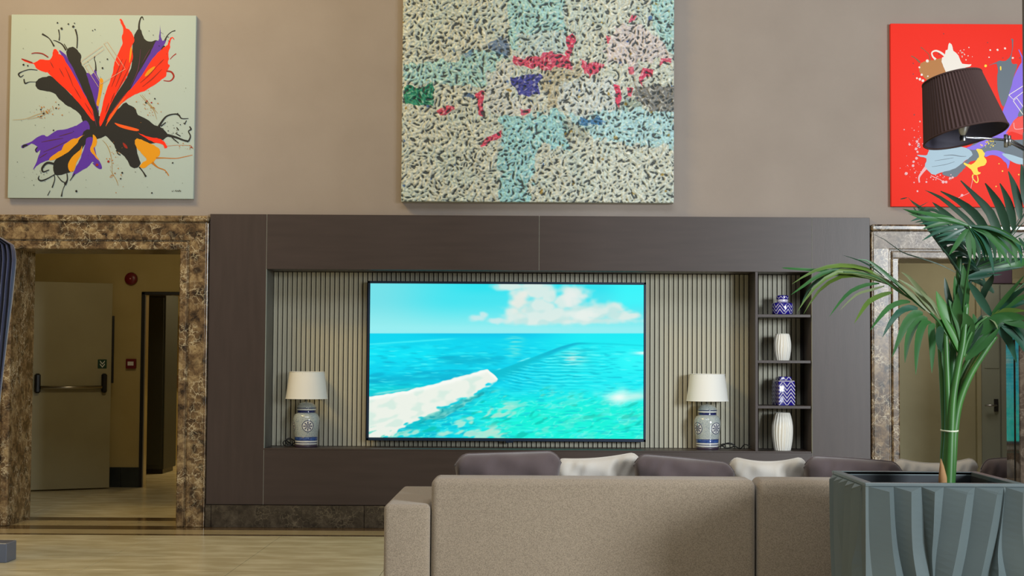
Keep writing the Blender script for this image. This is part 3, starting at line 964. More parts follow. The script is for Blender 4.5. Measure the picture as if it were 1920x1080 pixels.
zc = NZ0 + 0.006
lx = at(574.3, 800, LY).x
table_lamp(lx, math.radians(15), 'blue and white jar lamp with white shade left of the television',
           [(lx - 0.08, LY + .03, zc), (lx - 0.13, LY, zc + 0.01), (lx - 0.155, LY + 0.02, zc + 0.045), (lx - 0.12, LY + .03, zc + 0.05), (lx - 0.115, LY, zc + 0.012), (lx - 0.165, LY - 0.01, zc + 0.005),
            (lx - 0.185, LY + .03, zc + 0.03), (lx - 0.14, LY + .05, zc + 0.06), (lx - 0.10, LY + .06, zc + 0.03), (lx - 0.15, LY + .08, zc), (lx - 0.175, LY + .06, zc + 0.045), (lx - 0.12, LY + .1, zc)])
rx = at(1326.2, 803, LY).x
table_lamp(rx, math.radians(36), 'blue and white jar lamp with white shade beside the shelf divider',
           [(rx + 0.07, LY + .05, zc), (rx + 0.12, LY + .03, zc + 0.02), (rx + 0.17, LY + .02, zc + 0.045), (rx + 0.22, LY + .04, zc + 0.02), (rx + 0.16, LY + .07, zc), (rx + 0.12, LY + .05, zc + 0.03),
            (rx + 0.19, LY, zc + 0.035), (rx + 0.26, LY + .02, zc), (rx + 0.30, LY + .05, zc + 0.03), (rx + 0.34, LY + .04, zc + 0.02), (rx + 0.38, LY + .02, zc)])

# ------------------------------------------------------------------ shelf ornaments
VY = 0.12


def chevron_pieces(outline_fn, per, zlo, zhi, rows, amp, thick, t, nm='chevron_band', segs=4):
    """zig-zag stripes wrapped on a body; outline_fn(s, z, lift) -> point, s in [0, per)"""
    for r_ in range(rows):
        zc_ = zlo + (zhi - zlo) * (r_ + 0.5) / rows
        V, Fc = [], []
        nz = 8
        ns = nz * 2 * segs
        for i in range(ns + 1):
            s_ = per * i / ns
            ph = (i / segs) % 2
            tri = (ph if ph < 1 else 2 - ph) - 0.5
            zz = zc_ + amp * tri
            a_, b2 = max(zlo, min(zhi, zz - thick / 2)), max(zlo, min(zhi, zz + thick / 2))
            V += [outline_fn(s_, a_, 0.0013), outline_fn(s_, b2, 0.0013)]
        for i in range(ns):
            Fc.append((2 * i, 2 * i + 2, 2 * i + 3, 2 * i + 1))
        mesh(nm, V, Fc, 'jar_white', t)


# squat round jar
vx = at(1467, 580, VY).x
zs = 1.674
t = thing('ginger_jar', 'squat round cobalt and white chevron jar on the top shelf', 'jar', (vx, VY, zs))
prr = [tuple(q) for q in spline([(0.066, 0.0), (0.078, 0.006), (0.084, 0.030), (0.084, 0.070), (0.078, 0.092), (0.050, 0.101), (0.044, 0.104)], 4)]
bd = MB().lathe(prr, (vx, VY, zs), 48).build('body', 'cobalt', t, 'auto')
MB().lathe([(0.044, 0.103), (0.045, 0.118), (0.044, 0.124)], (vx, VY, zs), 36).build('neck', 'jar_white', t, 'auto')
ld_ = MB().lathe([(0.048, 0.122), (0.049, 0.126), (0.048, 0.148), (0.040, 0.154), (0.01, 0.157)], (vx, VY, zs), 36).build('lid', 'cobalt', t, 'auto')


def jar_out(s_, z, lift):
    a = s_ * 2 * math.pi
    r_ = float(np.interp(z - zs, [q[1] for q in prr], [q[0] for q in prr])) + lift
    return (vx + r_ * math.cos(a), VY + r_ * math.sin(a), z)


chevron_pieces(jar_out, 1.0, zs + 0.006, zs + 0.094, 3, 0.045, 0.0085, bd)
chevron_pieces(lambda s_, z, l: (vx + (0.0488 + l) * math.cos(s_ * 6.2832), VY + (0.0488 + l) * math.sin(s_ * 6.2832), z), 1.0, zs + 0.127, zs + 0.147, 1, 0.018, 0.005, ld_)


def fluted_vase(cx, z, h, rmax, rtop, rbot, n, label, twist):
    t = thing('fluted_vase', label, 'vase', (cx, VY, z), 'white fluted vases on the shelves')
    k = 26
    pf = []
    for i in range(k + 1):
        u_ = i / k
        r_ = rbot + (rmax - rbot) * math.sin(min(1, u_ / 0.55) * math.pi / 2) ** 0.8 if u_ < 0.55 else rtop + (rmax - rtop) * math.cos((u_ - 0.55) / 0.45 * math.pi / 2) ** 0.8
        pf.append((r_, u_ * h))
    hh = h
    top = pf[-1][0]

    def wob(a, i):
        i = min(i, k)
        ph = a * n + twist * math.sin(i / k * 5 + 3 * a)
        return 1 + 0.045 * (abs(math.sin(ph / 2)) * 2 - 1.2)
    MB().lathe(pf, (cx, VY, z), n * 8, cap=False, wob=wob).build('body', 'vase_white', t, 'auto')
    MB().lathe([(top * 1.0, h - 0.002), (top * 1.03, h + 0.002), (top * 0.98, h + 0.005), (top * 0.88, h + 0.002), (top * 0.85, h - 0.06), (0.004, h - 0.065)], (cx, VY, z), 40, cap=False).build('rim', 'vase_white', t, 'auto')
    MB().lathe([(rbot * 0.97, 0), (rbot * 0.97, 0.004), (0.002, 0.004)], (cx, VY, z), 40).build('base', 'vase_white', t)
    return t


fluted_vase(at(1467, 650, VY).x, 1.316, 0.205, 0.066, 0.052, 0.050, 18, 'shorter white fluted vase on the second shelf', 0.7)
fluted_vase(at(1467, 812, VY).x, NZ0, 0.290, 0.080, 0.058, 0.062, 20, 'taller white fluted vase on the niche floor under the shelves', 0.9)

# square chevron jar
vx2 = at(1469, 740, VY).x
zs2 = 0.963
t = thing('tea_caddy', 'square cobalt and white chevron jar with lid on the lowest shelf', 'jar', (vx2, VY, zs2))
hw = 0.068
rotj = math.radians(14)


def rj(x, y, z):
    return (vx2 + x * math.cos(rotj) - y * math.sin(rotj), VY + x * math.sin(rotj) + y * math.cos(rotj), z)


b = MB().bbox(-hw, hw, -hw, hw, zs2, zs2 + 0.188, 0.006, 2)
b.V = [rj(*v) for v in b.V]
bd = b.build('body', 'cobalt', t, 'auto')
b = MB().bbox(-hw * 0.98, hw * 0.98, -hw * 0.98, hw * 0.98, zs2 + 0.186, zs2 + 0.194, 0.003)
b.V = [rj(*v) for v in b.V]
b.build('shoulder', 'jar_white', t)
b = MB().lathe([(0.036, 0.19), (0.036, 0.197)], (0, 0, zs2), 30)
b.V = [rj(*v) for v in b.V]
b.build('neck', 'jar_white', t, 'auto')
b = MB().bbox(-0.048, 0.048, -0.048, 0.048, zs2 + 0.194, zs2 + 0.226, 0.008, 2)
b.V = [rj(*v) for v in b.V]
ld_ = b.build('lid', 'cobalt', t, 'auto')


def sq_out(half):
    def f(s_, z, lift):
        s4 = (s_ % 1.0) * 4
        q, r_ = int(s4) % 4, s4 - int(s4)
        h2 = half + lift
        e = -half + 2 * half * r_
        x, y = ((e, -h2), (h2, e), (-e, h2), (-h2, -e))[q]
        return rj(x, y, z)
    return f


chevron_pieces(sq_out(hw), 1.0, zs2 + 0.004, zs2 + 0.184, 6, 0.042, 0.010, bd)
chevron_pieces(sq_out(0.048), 1.0, zs2 + 0.197, zs2 + 0.224, 1, 0.03, 0.009, ld_)

# ------------------------------------------------------------------ paintings
CVY = -0.048                    # front of the stretched canvases


class Art:
    """flat paint shapes traced on a canvas plane, each a thin skin of paint"""

    def __init__(s, root, ox, oy, k, Y=CVY, clip=None):
        s.root, s.ox, s.oy, s.k, s.Y, s.n = root, ox, oy, k, Y, 0
        s.clip = clip

    def pt(s, q, lift):
        p = at(s.ox + q[0] / s.k, s.oy + q[1] / s.k, s.Y)
        x, z = p.x, p.z
        if s.clip:
            x = min(max(x, s.clip[0]), s.clip[1])
            z = min(max(z, s.clip[2]), s.clip[3])
        return Vector((x, s.Y - lift, z))

    def blob(s, pts, paint, name='paint_stroke', smooth=3, parent=None):
        s.n += 1
        lift = 0.0005 + 0.00005 * s.n
        P = spline(pts, smooth, True) if smooth > 1 else pts
        jr = random.Random(s.n)
        ja = 2.2 * s.k / 2.7 if len(pts) > 9 else 0.0
        P = [q + np.array([jr.uniform(-ja, ja), jr.uniform(-ja, ja)]) * (1 if i % 2 else 0.3) for i, q in enumerate(P)]
        V = [s.pt(q, lift) for q in P]
        bm = bmesh.new()
        vs_ = [bm.verts.new(v) for v in V]
        es = [bm.edges.new((vs_[i], vs_[(i + 1) % len(vs_)])) for i in range(len(vs_))]
        r = bmesh.ops.triangle_fill(bm, edges=es, use_beauty=True, normal=(0, -1, 0))
        bm.verts.index_update()
        Fc = [[v.index for v in f.verts] for f in bm.faces]
        V2 = [v.co.copy() for v in bm.verts]
        bm.free()
        n = len(V2)
        V2 += [Vector((v.x, s.Y, v.z)) for v in V2[:n]]
        Fc += [(i, (i + 1) % n, (i + 1) % n + n, i + n) for i in range(n)]
        return mesh(name, V2, Fc, 'paint_' + paint, parent or s.root)

    def line(s, pts, w, paint, name='paint_trail', parent=None, smooth=4):
        """tapered stroke; w = width(s) in trace units"""
        s.n += 1
        lift = 0.0005 + 0.00005 * s.n
        P = spline(pts, smooth) if smooth > 1 else [np.array(p, float) for p in pts]
        ws = w if isinstance(w, (list, tuple)) else [w, w]
        V, Fc = [], []
        for i, p in enumerate(P):
            t = P[min(i + 1, len(P) - 1)] - P[max(i - 1, 0)]
            t = t / (np.linalg.norm(t) + 1e-9)
            nrm = np.array([-t[1], t[0]])
            hw_ = np.interp(i / (len(P) - 1), np.linspace(0, 1, len(ws)), ws) / 2
            V += [s.pt(p + nrm * hw_, lift), s.pt(p - nrm * hw_, lift)]
        for i in range(len(P) - 1):
            Fc.append((2 * i, 2 * i + 2, 2 * i + 3, 2 * i + 1))
        return mesh(name, V, Fc, 'paint_' + paint, parent or s.root)

    def dots(s, lst, paint, name='paint_spatter'):
        s.n += 1
        lift = 0.0005 + 0.00005 * s.n
        b = MB()
        for (x, y, r_) in lst:
            n = 9
            b.add([s.pt((x + r_ * (1 + 0.2 * math.sin(3 * k + x)) * math.cos(2 * math.pi * k / n), y + r_ * math.sin(2 * math.pi * k / n)), lift) for k in range(n)], [tuple(range(n))])
        return b.build(name, 'paint_' + paint, s.root, kind='stuff')


def canvas(name, label, x0, x1, z0, z1, m_front, m_side, dep=0.046, CVY=CVY):
    t = thing(name, label, 'painting', ((x0 + x1) / 2, 0, z0))
    MB().bbox(x0, x1, CVY, CVY + dep - 0.002, z0, z1, 0.003, 2).build('canvas', m_front, t, 'auto')
    MB().box(x0 + 0.01, x1 - 0.01, CVY + dep - 0.002, -0.0005, z0 + 0.01, z1 - 0.01).build('stretcher', m_side, t)
    return t


# ---- left: splash flower on white
ax0, ax1 = -4.110, -2.660
az0, az1 = at(190, 372, CVY).z, at(190, 28, CVY).z
pa = canvas('splash_painting', 'square white painting of a red, black and purple paint splash', ax0, ax1, az0, az1, 'canvas_white', 'canvas_edge_grey')
A = Art(pa, 0, 0, 2.7, clip=(ax0 + .002, ax1 - .002, az0 + .002, az1 - .002))
PT = 'paint_petal'
A.blob([(500, 650), (530, 585), (580, 490), (640, 395), (668, 320), (672, 230), (690, 165), (735, 205), (800, 220), (838, 245), (760, 330), (690, 430), (600, 545), (545, 635)], 'black', PT)
A.blob([(180, 425), (195, 400), (225, 390), (255, 385), (290, 410), (340, 460), (400, 520), (450, 580), (480, 620), (500, 660), (440, 660), (415, 610), (405, 580), (370, 550), (330, 530), (300, 500), (270, 470), (240, 462), (190, 450)], 'black', PT)
A.blob([(440, 600), (520, 590), (560, 640), (530, 690), (470, 705), (425, 680)], 'black', PT)
A.blob([(300, 255), (330, 275), (345, 300), (380, 350), (430, 450), (480, 550), (490, 600), (465, 565), (430, 490), (380, 400), (340, 325), (315, 285)], 'purple', PT)
A.blob([(335, 262), (350, 242), (375, 240), (400, 262), (412, 290), (410, 320), (430, 350), (450, 400), (470, 460), (490, 530), (500, 580), (500, 650), (480, 610), (450, 520), (410, 430), (370, 345), (345, 300)], 'black', PT)
A.blob([(108, 300), (140, 308), (165, 318), (185, 312), (205, 300), (245, 305), (262, 290), (268, 258), (280, 248), (295, 262), (300, 275), (318, 285), (345, 330), (390, 410), (440, 500), (472, 565), (480, 612), (460, 600), (430, 560), (380, 500), (320, 440), (270, 395), (245, 370), (225, 365), (190, 350), (170, 325), (140, 316)], 'red', PT)
A.blob([(440, 370), (462, 378), (475, 368), (484, 345), (490, 375), (505, 410), (500, 470), (498, 540), (495, 570), (480, 510), (460, 450), (445, 400)], 'purple', PT)
A.line([(486, 360), (484, 320), (478, 300), (480, 284)], [9, 5, 4, 6], 'black')
A.blob([(690, 160), (700, 148), (712, 150), (722, 175), (735, 200), (760, 212), (785, 204), (800, 215), (760, 290), (720, 350), (680, 420), (640, 480), (590, 540), (550, 590), (525, 640), (500, 660), (505, 620), (540, 570), (600, 470), (650, 390), (672, 320), (672, 240), (680, 185)], 'black', PT)
A.line([(706, 165), (704, 130), (710, 98), (720, 86), (727, 102)], [14, 9, 7, 7, 3], 'black')
A.blob([(790, 208), (803, 205), (808, 170), (810, 126), (814, 175), (822, 205), (832, 203), (843, 190), (832, 225), (800, 272), (760, 322), (730, 370), (690, 425), (655, 465), (700, 370), (750, 290), (775, 240)], 'purple', PT)
A.line([(835, 205), (848, 180), (868, 162), (888, 155)], [9, 5, 4, 6], 'black')
A.blob([(606, 97), (616, 98), (628, 122), (640, 142), (655, 150), (668, 168), (680, 200), (668, 235), (674, 285), (662, 330), (650, 370), (635, 400), (600, 455), (560, 530), (530, 600), (508, 640), (505, 600), (518, 545), (524, 510), (535, 470), (545, 440), (570, 370), (578, 330), (590, 290), (608, 250), (620, 220), (618, 180), (626, 150), (612, 118)], 'red', PT)
A.blob([(830, 240), (848, 228), (862, 232), (852, 268), (856, 300), (848, 320), (860, 335), (845, 362), (840, 388), (820, 402), (780, 432), (730, 460), (680, 480), (630, 512), (590, 555), (560, 605), (530, 650), (545, 600), (580, 545), (630, 482), (680, 430), (720, 380), (760, 315), (800, 268)], 'red', PT)
A.line([(842, 360), (868, 365), (880, 388), (862, 410), (828, 408)], [8, 9, 9, 6, 4], 'darkred')
A.line([(852, 240), (860, 205), (872, 190), (882, 200)], [14, 8, 6, 3], 'red')
A.line([(862, 300), (875, 285), (892, 272)], [4, 4, 6], 'darkred')
A.blob([(733, 386), (745, 362), (765, 345), (785, 336), (776, 356), (750, 380)], 'gold', PT)
A.blob([(662, 240), (668, 250), (664, 285), (655, 320), (656, 280)], 'gold', PT)
A.blob([(506, 398), (522, 404), (520, 440), (508, 500), (498, 538), (488, 525), (495, 490), (502, 445)], 'gold', PT)
A.blob([(585, 565), (605, 545), (635, 520), (650, 530), (680, 545), (700, 580), (740, 602), (780, 632), (810, 642), (850, 680), (840, 698), (790, 722), (750, 726), (705, 708), (690, 740), (700, 795), (712, 828), (690, 852), (660, 842), (640, 802), (610, 775), (590, 762), (570, 722), (540, 692), (510, 675), (500, 655), (540, 615)], 'black', PT)
A.blob([(640, 485), (600, 545), (570, 590), (545, 625), (535, 640), (548, 605), (575, 560), (605, 520)], 'orange', PT)
A.blob([(580, 622), (610, 630), (650, 640), (702, 655), (692, 664), (640, 654), (600, 640)], 'orange', PT)
A.blob([(700, 672), (740, 688), (780, 698), (812, 704), (832, 718), (846, 744), (834, 752), (822, 730), (780, 722), (740, 700)], 'red', PT)
A.blob([(622, 722), (640, 735), (646, 752), (630, 745)], 'darkred', PT)
A.blob([(683, 718), (692, 703), (715, 706), (745, 722), (780, 733), (810, 758), (806, 788), (792, 800), (778, 825), (762, 830), (725, 852), (708, 842), (722, 822), (745, 808), (715, 775), (694, 750)], 'gold', PT)
A.line([(790, 800), (830, 800), (890, 802), (930, 795), (975, 785)], [9, 5, 4, 4, 3], 'ochre')
A.line([(770, 822), (800, 848), (835, 862), (855, 890)], [14, 6, 5, 5], 'ochre')
A.line([(845, 740), (900, 735), (970, 737)], [2, 2, 2], 'ochre')
A.blob([(415, 618), (440, 612), (455, 650), (450, 690), (420, 700), (380, 720), (320, 770), (270, 800), (230, 815), (195, 832), (168, 858), (182, 830), (195, 790), (205, 758), (188, 772), (178, 762), (190, 742), (160, 728), (118, 750), (110, 735), (150, 722), (190, 695), (220, 684), (240, 690), (290, 660), (330, 656), (370, 642), (395, 632)], 'purple', PT)
A.line([(140, 735), (122, 738), (116, 748)], [8, 12, 10], 'black')
A.line([(190, 745), (180, 760), (190, 772)], [6, 6, 3], 'black')
A.blob([(440, 655), (530, 680), (480, 702), (432, 732), (412, 762), (395, 792), (382, 822), (368, 862), (340, 877), (300, 888), (276, 880), (270, 832), (290, 800), (340, 758), (400, 708)], 'black', PT)
A.blob([(428, 683), (418, 686), (395, 698), (365, 705), (330, 728), (318, 745), (308, 762), (270, 785), (248, 808), (266, 812), (300, 797), (345, 768), (385, 732), (405, 700)], 'gold', PT)
A.blob([(416, 738), (412, 780), (388, 822), (374, 866), (352, 866), (345, 832), (365, 795), (395, 768), (408, 756)], 'gold', PT)
A.blob([(428, 742), (440, 700), (472, 700), (484, 775), (500, 812), (510, 850), (482, 842), (470, 818), (440, 850), (385, 880), (365, 892), (388, 842), (410, 800)], 'purple', PT)
A.blob([(470, 682), (482, 690), (491, 708), (486, 738), (474, 752), (488, 785), (500, 812), (476, 788), (456, 755), (470, 722)], 'gold', PT)
A.line([(500, 815), (508, 835), (512, 852), (494, 845), (470, 825)], [6, 10, 8, 10, 4], 'purple')
# dark strokes inside the red petals
for q in ([(300, 345), (325, 390)], [(330, 340), (352, 388), (372, 440)], [(255, 312), (272, 345)], [(375, 440), (410, 500)], [(640, 300), (610, 380), (585, 440)], [(660, 330), (620, 410), (590, 470)], [(620, 300), (592, 370), (565, 440)],
          [(800, 330), (750, 385), (710, 420)], [(830, 300), (800, 330)], [(820, 350), (770, 400), (720, 440)], [(430, 520), (470, 585)], [(552, 520), (535, 570)], [(580, 470), (560, 520)]):
    A.line(q, [2, 6, 2], 'darkred', 'brush_mark')
for q in ([(640, 470), (600, 520), (560, 575)], [(660, 440), (700, 350), (712, 250)], [(760, 250), (720, 320)], [(470, 560), (490, 640)]):
    A.line(q, [2, 5, 2], 'plum', 'brush_mark')
for q in ([(210, 720), (260, 710), (320, 700)], [(220, 770), (280, 745), (340, 715)], [(200, 800), (240, 775)], [(300, 690), (370, 670)]):
    A.line(q, [2, 5, 2], 'plum', 'brush_mark')
# black trails
for q, w_ in (([(390, 245), (392, 190), (382, 148)], [5, 6, 8]), ([(335, 255), (315, 225), (285, 208), (270, 205)], [8, 6, 4, 2]), ([(275, 235), (250, 195), (214, 172)], [8, 4, 9]),
              ([(300, 205), (302, 180), (297, 150)], [6, 4, 6]), ([(190, 355), (150, 352), (115, 362), (95, 375), (105, 390), (120, 380)], [3, 4, 4, 8, 5, 3]), ([(185, 415), (150, 415), (128, 422), (122, 400)], [2, 3, 8, 5]),
              ([(345, 255), (325, 222)], [5, 3]), ([(805, 640), (840, 592), (880, 578), (905, 582), (920, 600), (955, 600)], [12, 8, 6, 8, 5, 3]), ([(815, 640), (840, 620)], [6, 5]), ([(850, 685), (890, 695), (930, 710), (955, 716)], [14, 10, 8, 10]),
              ([(955, 716), (965, 690), (955, 665), (968, 655), (960, 640)], [8, 6, 5, 8, 5]), ([(870, 695), (905, 725)], [5, 4]), ([(890, 675), (915, 690)], [5, 4]), ([(905, 660), (895, 645)], [6, 4]), ([(945, 610), (935, 630)], [4, 5]),
              ([(705, 845), (725, 870), (740, 895)], [6, 5, 10]), ([(275, 830), (240, 825), (215, 850), (220, 870), (250, 860)], [10, 12, 10, 8, 4]), ([(280, 882), (240, 905), (210, 915), (195, 905), (200, 890)], [4, 6, 8, 6, 3]),
              ([(275, 885), (278, 910), (265, 950)], [4, 4, 6]), ([(255, 965), (242, 990)], [3, 4]), ([(340, 878), (342, 910), (330, 935)], [5, 6, 14]), ([(330, 935), (318, 965), (312, 995)], [4, 3, 8]), ([(292, 890), (312, 915), (330, 925)], [3, 5, 4]),
              ([(380, 880), (362, 905), (355, 915)], [6, 4, 3]), ([(590, 760), (600, 780), (612, 785)], [6, 5, 3])):
    A.line(q, w_, 'black')
for q in ([(245, 290), (215, 272), (180, 268), (160, 272)], [(165, 318), (135, 306), (110, 298)]):
    A.line(q, [6, 5, 4], 'darkred')
# thin ochre trails
for q in ([(65, 608), (130, 602), (190, 580), (240, 565), (260, 548)], [(140, 605), (200, 590), (265, 560)], [(520, 710), (545, 740), (565, 800), (570, 890)], [(560, 860), (590, 910), (600, 940)], [(710, 480), (745, 520), (780, 560), (795, 605)], [(720, 480), (770, 540), (800, 575)]):
    A.line(q, [1, 2.4, 1], 'trail')
# thin outlined bars
for q in ([(410, 312), (520, 233), (528, 250), (420, 328), (410, 312)], [(528, 222), (545, 213), (620, 325), (603, 332), (528, 222)], [(432, 335), (452, 325), (512, 425), (500, 442), (432, 335)], [(512, 425), (635, 350), (620, 325)]):
    A.line(q, [2.2, 2.2], 'line', 'drawn_line', smooth=1)
random.seed(4)
A.dots([(313, 145, 6), (292, 116, 4), (347, 122, 4), (372, 135, 6), (378, 118, 3), (470, 155, 3), (482, 150, 3), (520, 345, 5), (545, 300, 4), (120, 328, 5), (142, 333, 4), (620, 875, 5), (612, 905, 4), (388, 968, 6), (770, 977, 4), (875, 825, 4), (208, 555, 4),
        (222, 575, 5), (298, 530, 3), (285, 548, 4), (272, 660, 4), (208, 590, 3), (900, 575, 3), (740, 520, 5), (785, 500, 4), (565, 55, 0.1)] +
       [(random.gauss(870, 40), random.gauss(660, 40), random.uniform(1, 3)) for _ in range(24)] + [(random.uniform(80, 950), random.uniform(100, 960), random.uniform(0.8, 2)) for _ in range(60)] +
       [(random.gauss(200, 40), random.gauss(890, 25), random.uniform(1, 2.5)) for _ in range(14)] + [(random.gauss(840, 30), random.gauss(210, 30), random.uniform(1, 2.5)) for _ in range(12)], 'black')
A.dots([(random.gauss(230, 35), random.gauss(565, 16), random.uniform(1, 3.2)) for _ in range(34)] + [(random.gauss(575, 25), random.gauss(840, 60), random.uniform(1, 3)) for _ in range(34)] + [(random.gauss(760, 28), random.gauss(540, 35), random.uniform(1, 3)) for _ in range(30)] +
       [(random.gauss(945, 18), random.gauss(745, 8), random.uniform(1, 3)) for _ in range(12)], 'ochre')
A.dots([(550, 818, 6), (970, 745, 4), (745, 512, 4), (768, 520, 4), (492, 835, 7)], 'darkred')
# scribbled signature, not readable in the photo
A.line([(870, 966), (876, 970), (880, 964)], [1.6, 1.6], 'black', 'signature')
A.line([(886, 970), (892, 963), (896, 971), (902, 964), (906, 971), (911, 962), (914, 971), (918, 966)], [1.8, 1.8], 'black', 'signature')

# ---- right: splash on red
bx0 = at(1670.5, 215, CVY).x
bx1 = bx0 + 1.45
bz0, bz1 = at(1750, 387.5, CVY).z, at(1750, 44.5, CVY).z
pb = canvas('splash_painting', 'square red painting with white, violet and blue grey splashes', bx0, bx1, bz0, bz1, 'canvas_red', 'canvas_red')
Bt = Art(pb, 1660, 30, 5.4, clip=(bx0 + .002, bx1 - .002, bz0 + .002, bz1 - .002))
Bt.blob([(355, 485), (370, 470), (440, 450), (520, 440), (565, 430), (585, 480), (610, 560), (640, 640), (560, 720), (470, 690), (400, 630), (345, 560)], 'ochre', PT)
Bt.blob([(570, 440), (600, 400), (612, 345), (632, 340), (640, 285), (655, 275), (675, 300), (690, 350), (740, 400), (780, 480), (870, 488), (850, 515), (800, 530), (860, 620), (760, 760), (660, 640), (620, 580), (590, 510)], 'white', PT)
Bt.line([(610, 410), (560, 370), (510, 352), (472, 370), (480, 410), (510, 440)], [22, 20, 18, 14, 16, 24], 'white')
Bt.line([(350, 470), (300, 425), (262, 405)], [20, 9, 10], 'brown')
Bt.line([(455, 450), (440, 390), (395, 345), (360, 318)], [12, 6, 5, 10], 'brown')
Bt.dots([(425, 455, 16), (345, 520, 10), (368, 595, 12), (320, 630, 10), (350, 640, 14), (380, 655, 14), (450, 690, 14), (430, 610, 8), (1062, 345, 9), (1136, 343, 11), (1212, 328, 11), (1290, 425, 10), (1050, 418, 7)] + [(random.gauss(790, 40), random.gauss(380, 30), random.uniform(3, 7)) for _ in range(16)], 'white')
Bt.dots([(590, 180, 6), (282, 480, 6), (282, 588, 6), (292, 1000, 7), (1035, 270, 6), (1190, 425, 6), (1360, 425, 7), (545, 385, 8)], 'maroon')
Bt.dots([(400, 705, 12), (1015, 505, 14), (350, 1070, 8)], 'yellow')
Bt.blob([(1125, 470), (1160, 455), (1215, 455), (1255, 420), (1280, 360), (1282, 250), (1270, 235), (1292, 240), (1290, 340), (1275, 430), (1282, 480), (1335, 492), (1310, 580), (1280, 700), (1230, 850), (1190, 920), (1150, 800), (1130, 640), (1140, 540)], 'bluegrey', PT)
Bt.blob([(1160, 515), (1172, 510), (1174, 545), (1164, 550)], 'yellow', PT)
Bt.line([(1125, 475), (1090, 485), (1050, 500)], [16, 6, 3], 'bluegrey')
Bt.blob([(1400, 470), (1345, 525), (1300, 620), (1270, 740), (1200, 930), (1150, 1090), (1060, 1260), (1010, 1340), (1150, 1330), (1230, 1220), (1260, 1130), (1330, 1030), (1420, 960), (1540, 820), (1520, 560)], 'violet', PT)
Bt.line([(1405, 490), (1385, 420), (1350, 340)], [60, 14, 8], 'violet')
Bt.blob([(1340, 1010), (1400, 910), (1480, 880), (1500, 980), (1420, 1020)], 'bluegrey', PT)
Bt.blob([(1280, 1090), (1320, 1040), (1420, 1000), (1560, 960), (1600, 1160), (1420, 1210), (1280, 1170), (1220, 1200), (1250, 1140)], 'red', PT)
Bt.line([(1300, 1080), (1310, 1140), (1360, 1145), (1420, 1130)], [6, 7, 6, 5], 'pink')
for q in ([(1250, 800), (1400, 705), (1480, 655)], [(1250, 800), (1295, 845), (1400, 765), (1480, 720)], [(1295, 860), (1330, 830), (1410, 940), (1440, 985)], [(1295, 860), (1395, 1000)]):
    Bt.line(q, [7, 7], 'white', 'drawn_line', smooth=1)
# lower half traced from a second origin
Bt.oy = 220
Bt.blob([(830, 330), (920, 250), (1040, 210), (1160, 215), (1300, 230), (1560, 240), (1560, 420), (1420, 420), (1340, 400), (1200, 370), (1100, 350), (1000, 380), (900, 420)], 'bluegrey', PT)
Bt.blob([(440, 340), (460, 300), (640, 290), (820, 310), (880, 370), (860, 410), (820, 430), (760, 480), (680, 530), (560, 560), (490, 580), (430, 540), (400, 500), (415, 420), (330, 390), (330, 378), (410, 385)], 'lightblue', PT)
Bt.blob([(860, 400), (830, 430), (760, 480), (680, 530), (590, 550), (580, 580), (640, 600), (700, 610), (740, 580), (790, 530), (820, 490), (860, 450), (940, 420), (930, 360)], 'bluegrey', PT)
Bt.line([(410, 510), (370, 560), (340, 610), (345, 660)], [36, 24, 18, 14], 'pink')
Bt.line([(590, 388), (680, 382), (760, 395), (820, 395)], [4, 8, 7, 3], 'bluegrey', 'brush_mark')
Bt.line([(500, 440), (600, 425), (690, 410)], [3, 5, 3], 'bluegrey', 'brush_mark')
Bt.line([(470, 500), (600, 480), (700, 450)], [3, 5, 3], 'bluegrey', 'brush_mark')
Bt.blob([(820, 310), (900, 280), (1000, 220), (1080, 190), (1010, 290), (900, 330)], 'violet', PT)
Bt.blob([(1000, 360), (1060, 335), (1150, 340), (1230, 380), (1260, 440), (1240, 520), (1220, 460), (1150, 400), (1080, 380), (1010, 400)], 'violet', PT)
Bt.blob([(1180, 370), (1260, 375), (1400, 420), (1540, 460), (1540, 500), (1400, 480), (1330, 470), (1250, 430)], 'lightblue', PT)
Bt.blob([(920, 330), (945, 318), (985, 335), (1005, 370), (1000, 400), (1025, 440), (1010, 480), (960, 500), (930, 515), (940, 550), (965, 565), (920, 585), (890, 570), (870, 530), (800, 480), (800, 460), (850, 475), (890, 470), (925, 430), (950, 390)], 'yellow', PT)
Bt.line([(890, 580), (880, 610), (920, 660), (938, 640), (930, 590)], [14, 10, 12, 12, 8], 'yellow')
Bt.line([(890, 600), (870, 690), (850, 760), (770, 800), (715, 830)], [5, 4, 3, 5, 3], 'pink')
Bt.line([(1045, 215), (1050, 280), (1040, 330)], [12, 10, 16], 'bluegrey')
Bt.dots([(320, 245, 14), (335, 270, 12), (345, 300, 10), (310, 320, 14), (325, 350, 12), (335, 290, 14), (245, 275, 12), (315, 415, 14), (285, 450, 12), (280, 490, 14), (210, 570, 16), (585, 655, 16), (615, 655, 14), (655, 620, 14), (680, 610, 12), (415, 655, 10), (325, 748, 10), (775, 790, 14), (300, 560, 8), (290, 660, 7), (190, 125, 7), (350, 42, 8)] +
        [(random.gauss(330, 60), random.gauss(220, 60), random.uniform(2, 6)) for _ in range(26)] + [(random.gauss(540, 60), random.gauss(620, 20), random.uniform(3, 7)) for _ in range(14)] + [(random.gauss(250, 60), random.gauss(520, 60), random.uniform(2, 5)) for _ in range(18)], 'pink')
Bt.line([(460, 590), (500, 610), (550, 630), (590, 655)], [7, 8, 6, 8], 'pink')
Bt.dots([(random.gauss(1060, 50), random.gauss(260, 30), random.uniform(3, 8)) for _ in range(24)] + [(1120, 700, 7), (1185, 545, 8), (1350, 580, 8), (1320, 690, 8), (1150, 470, 6)], 'yellow')

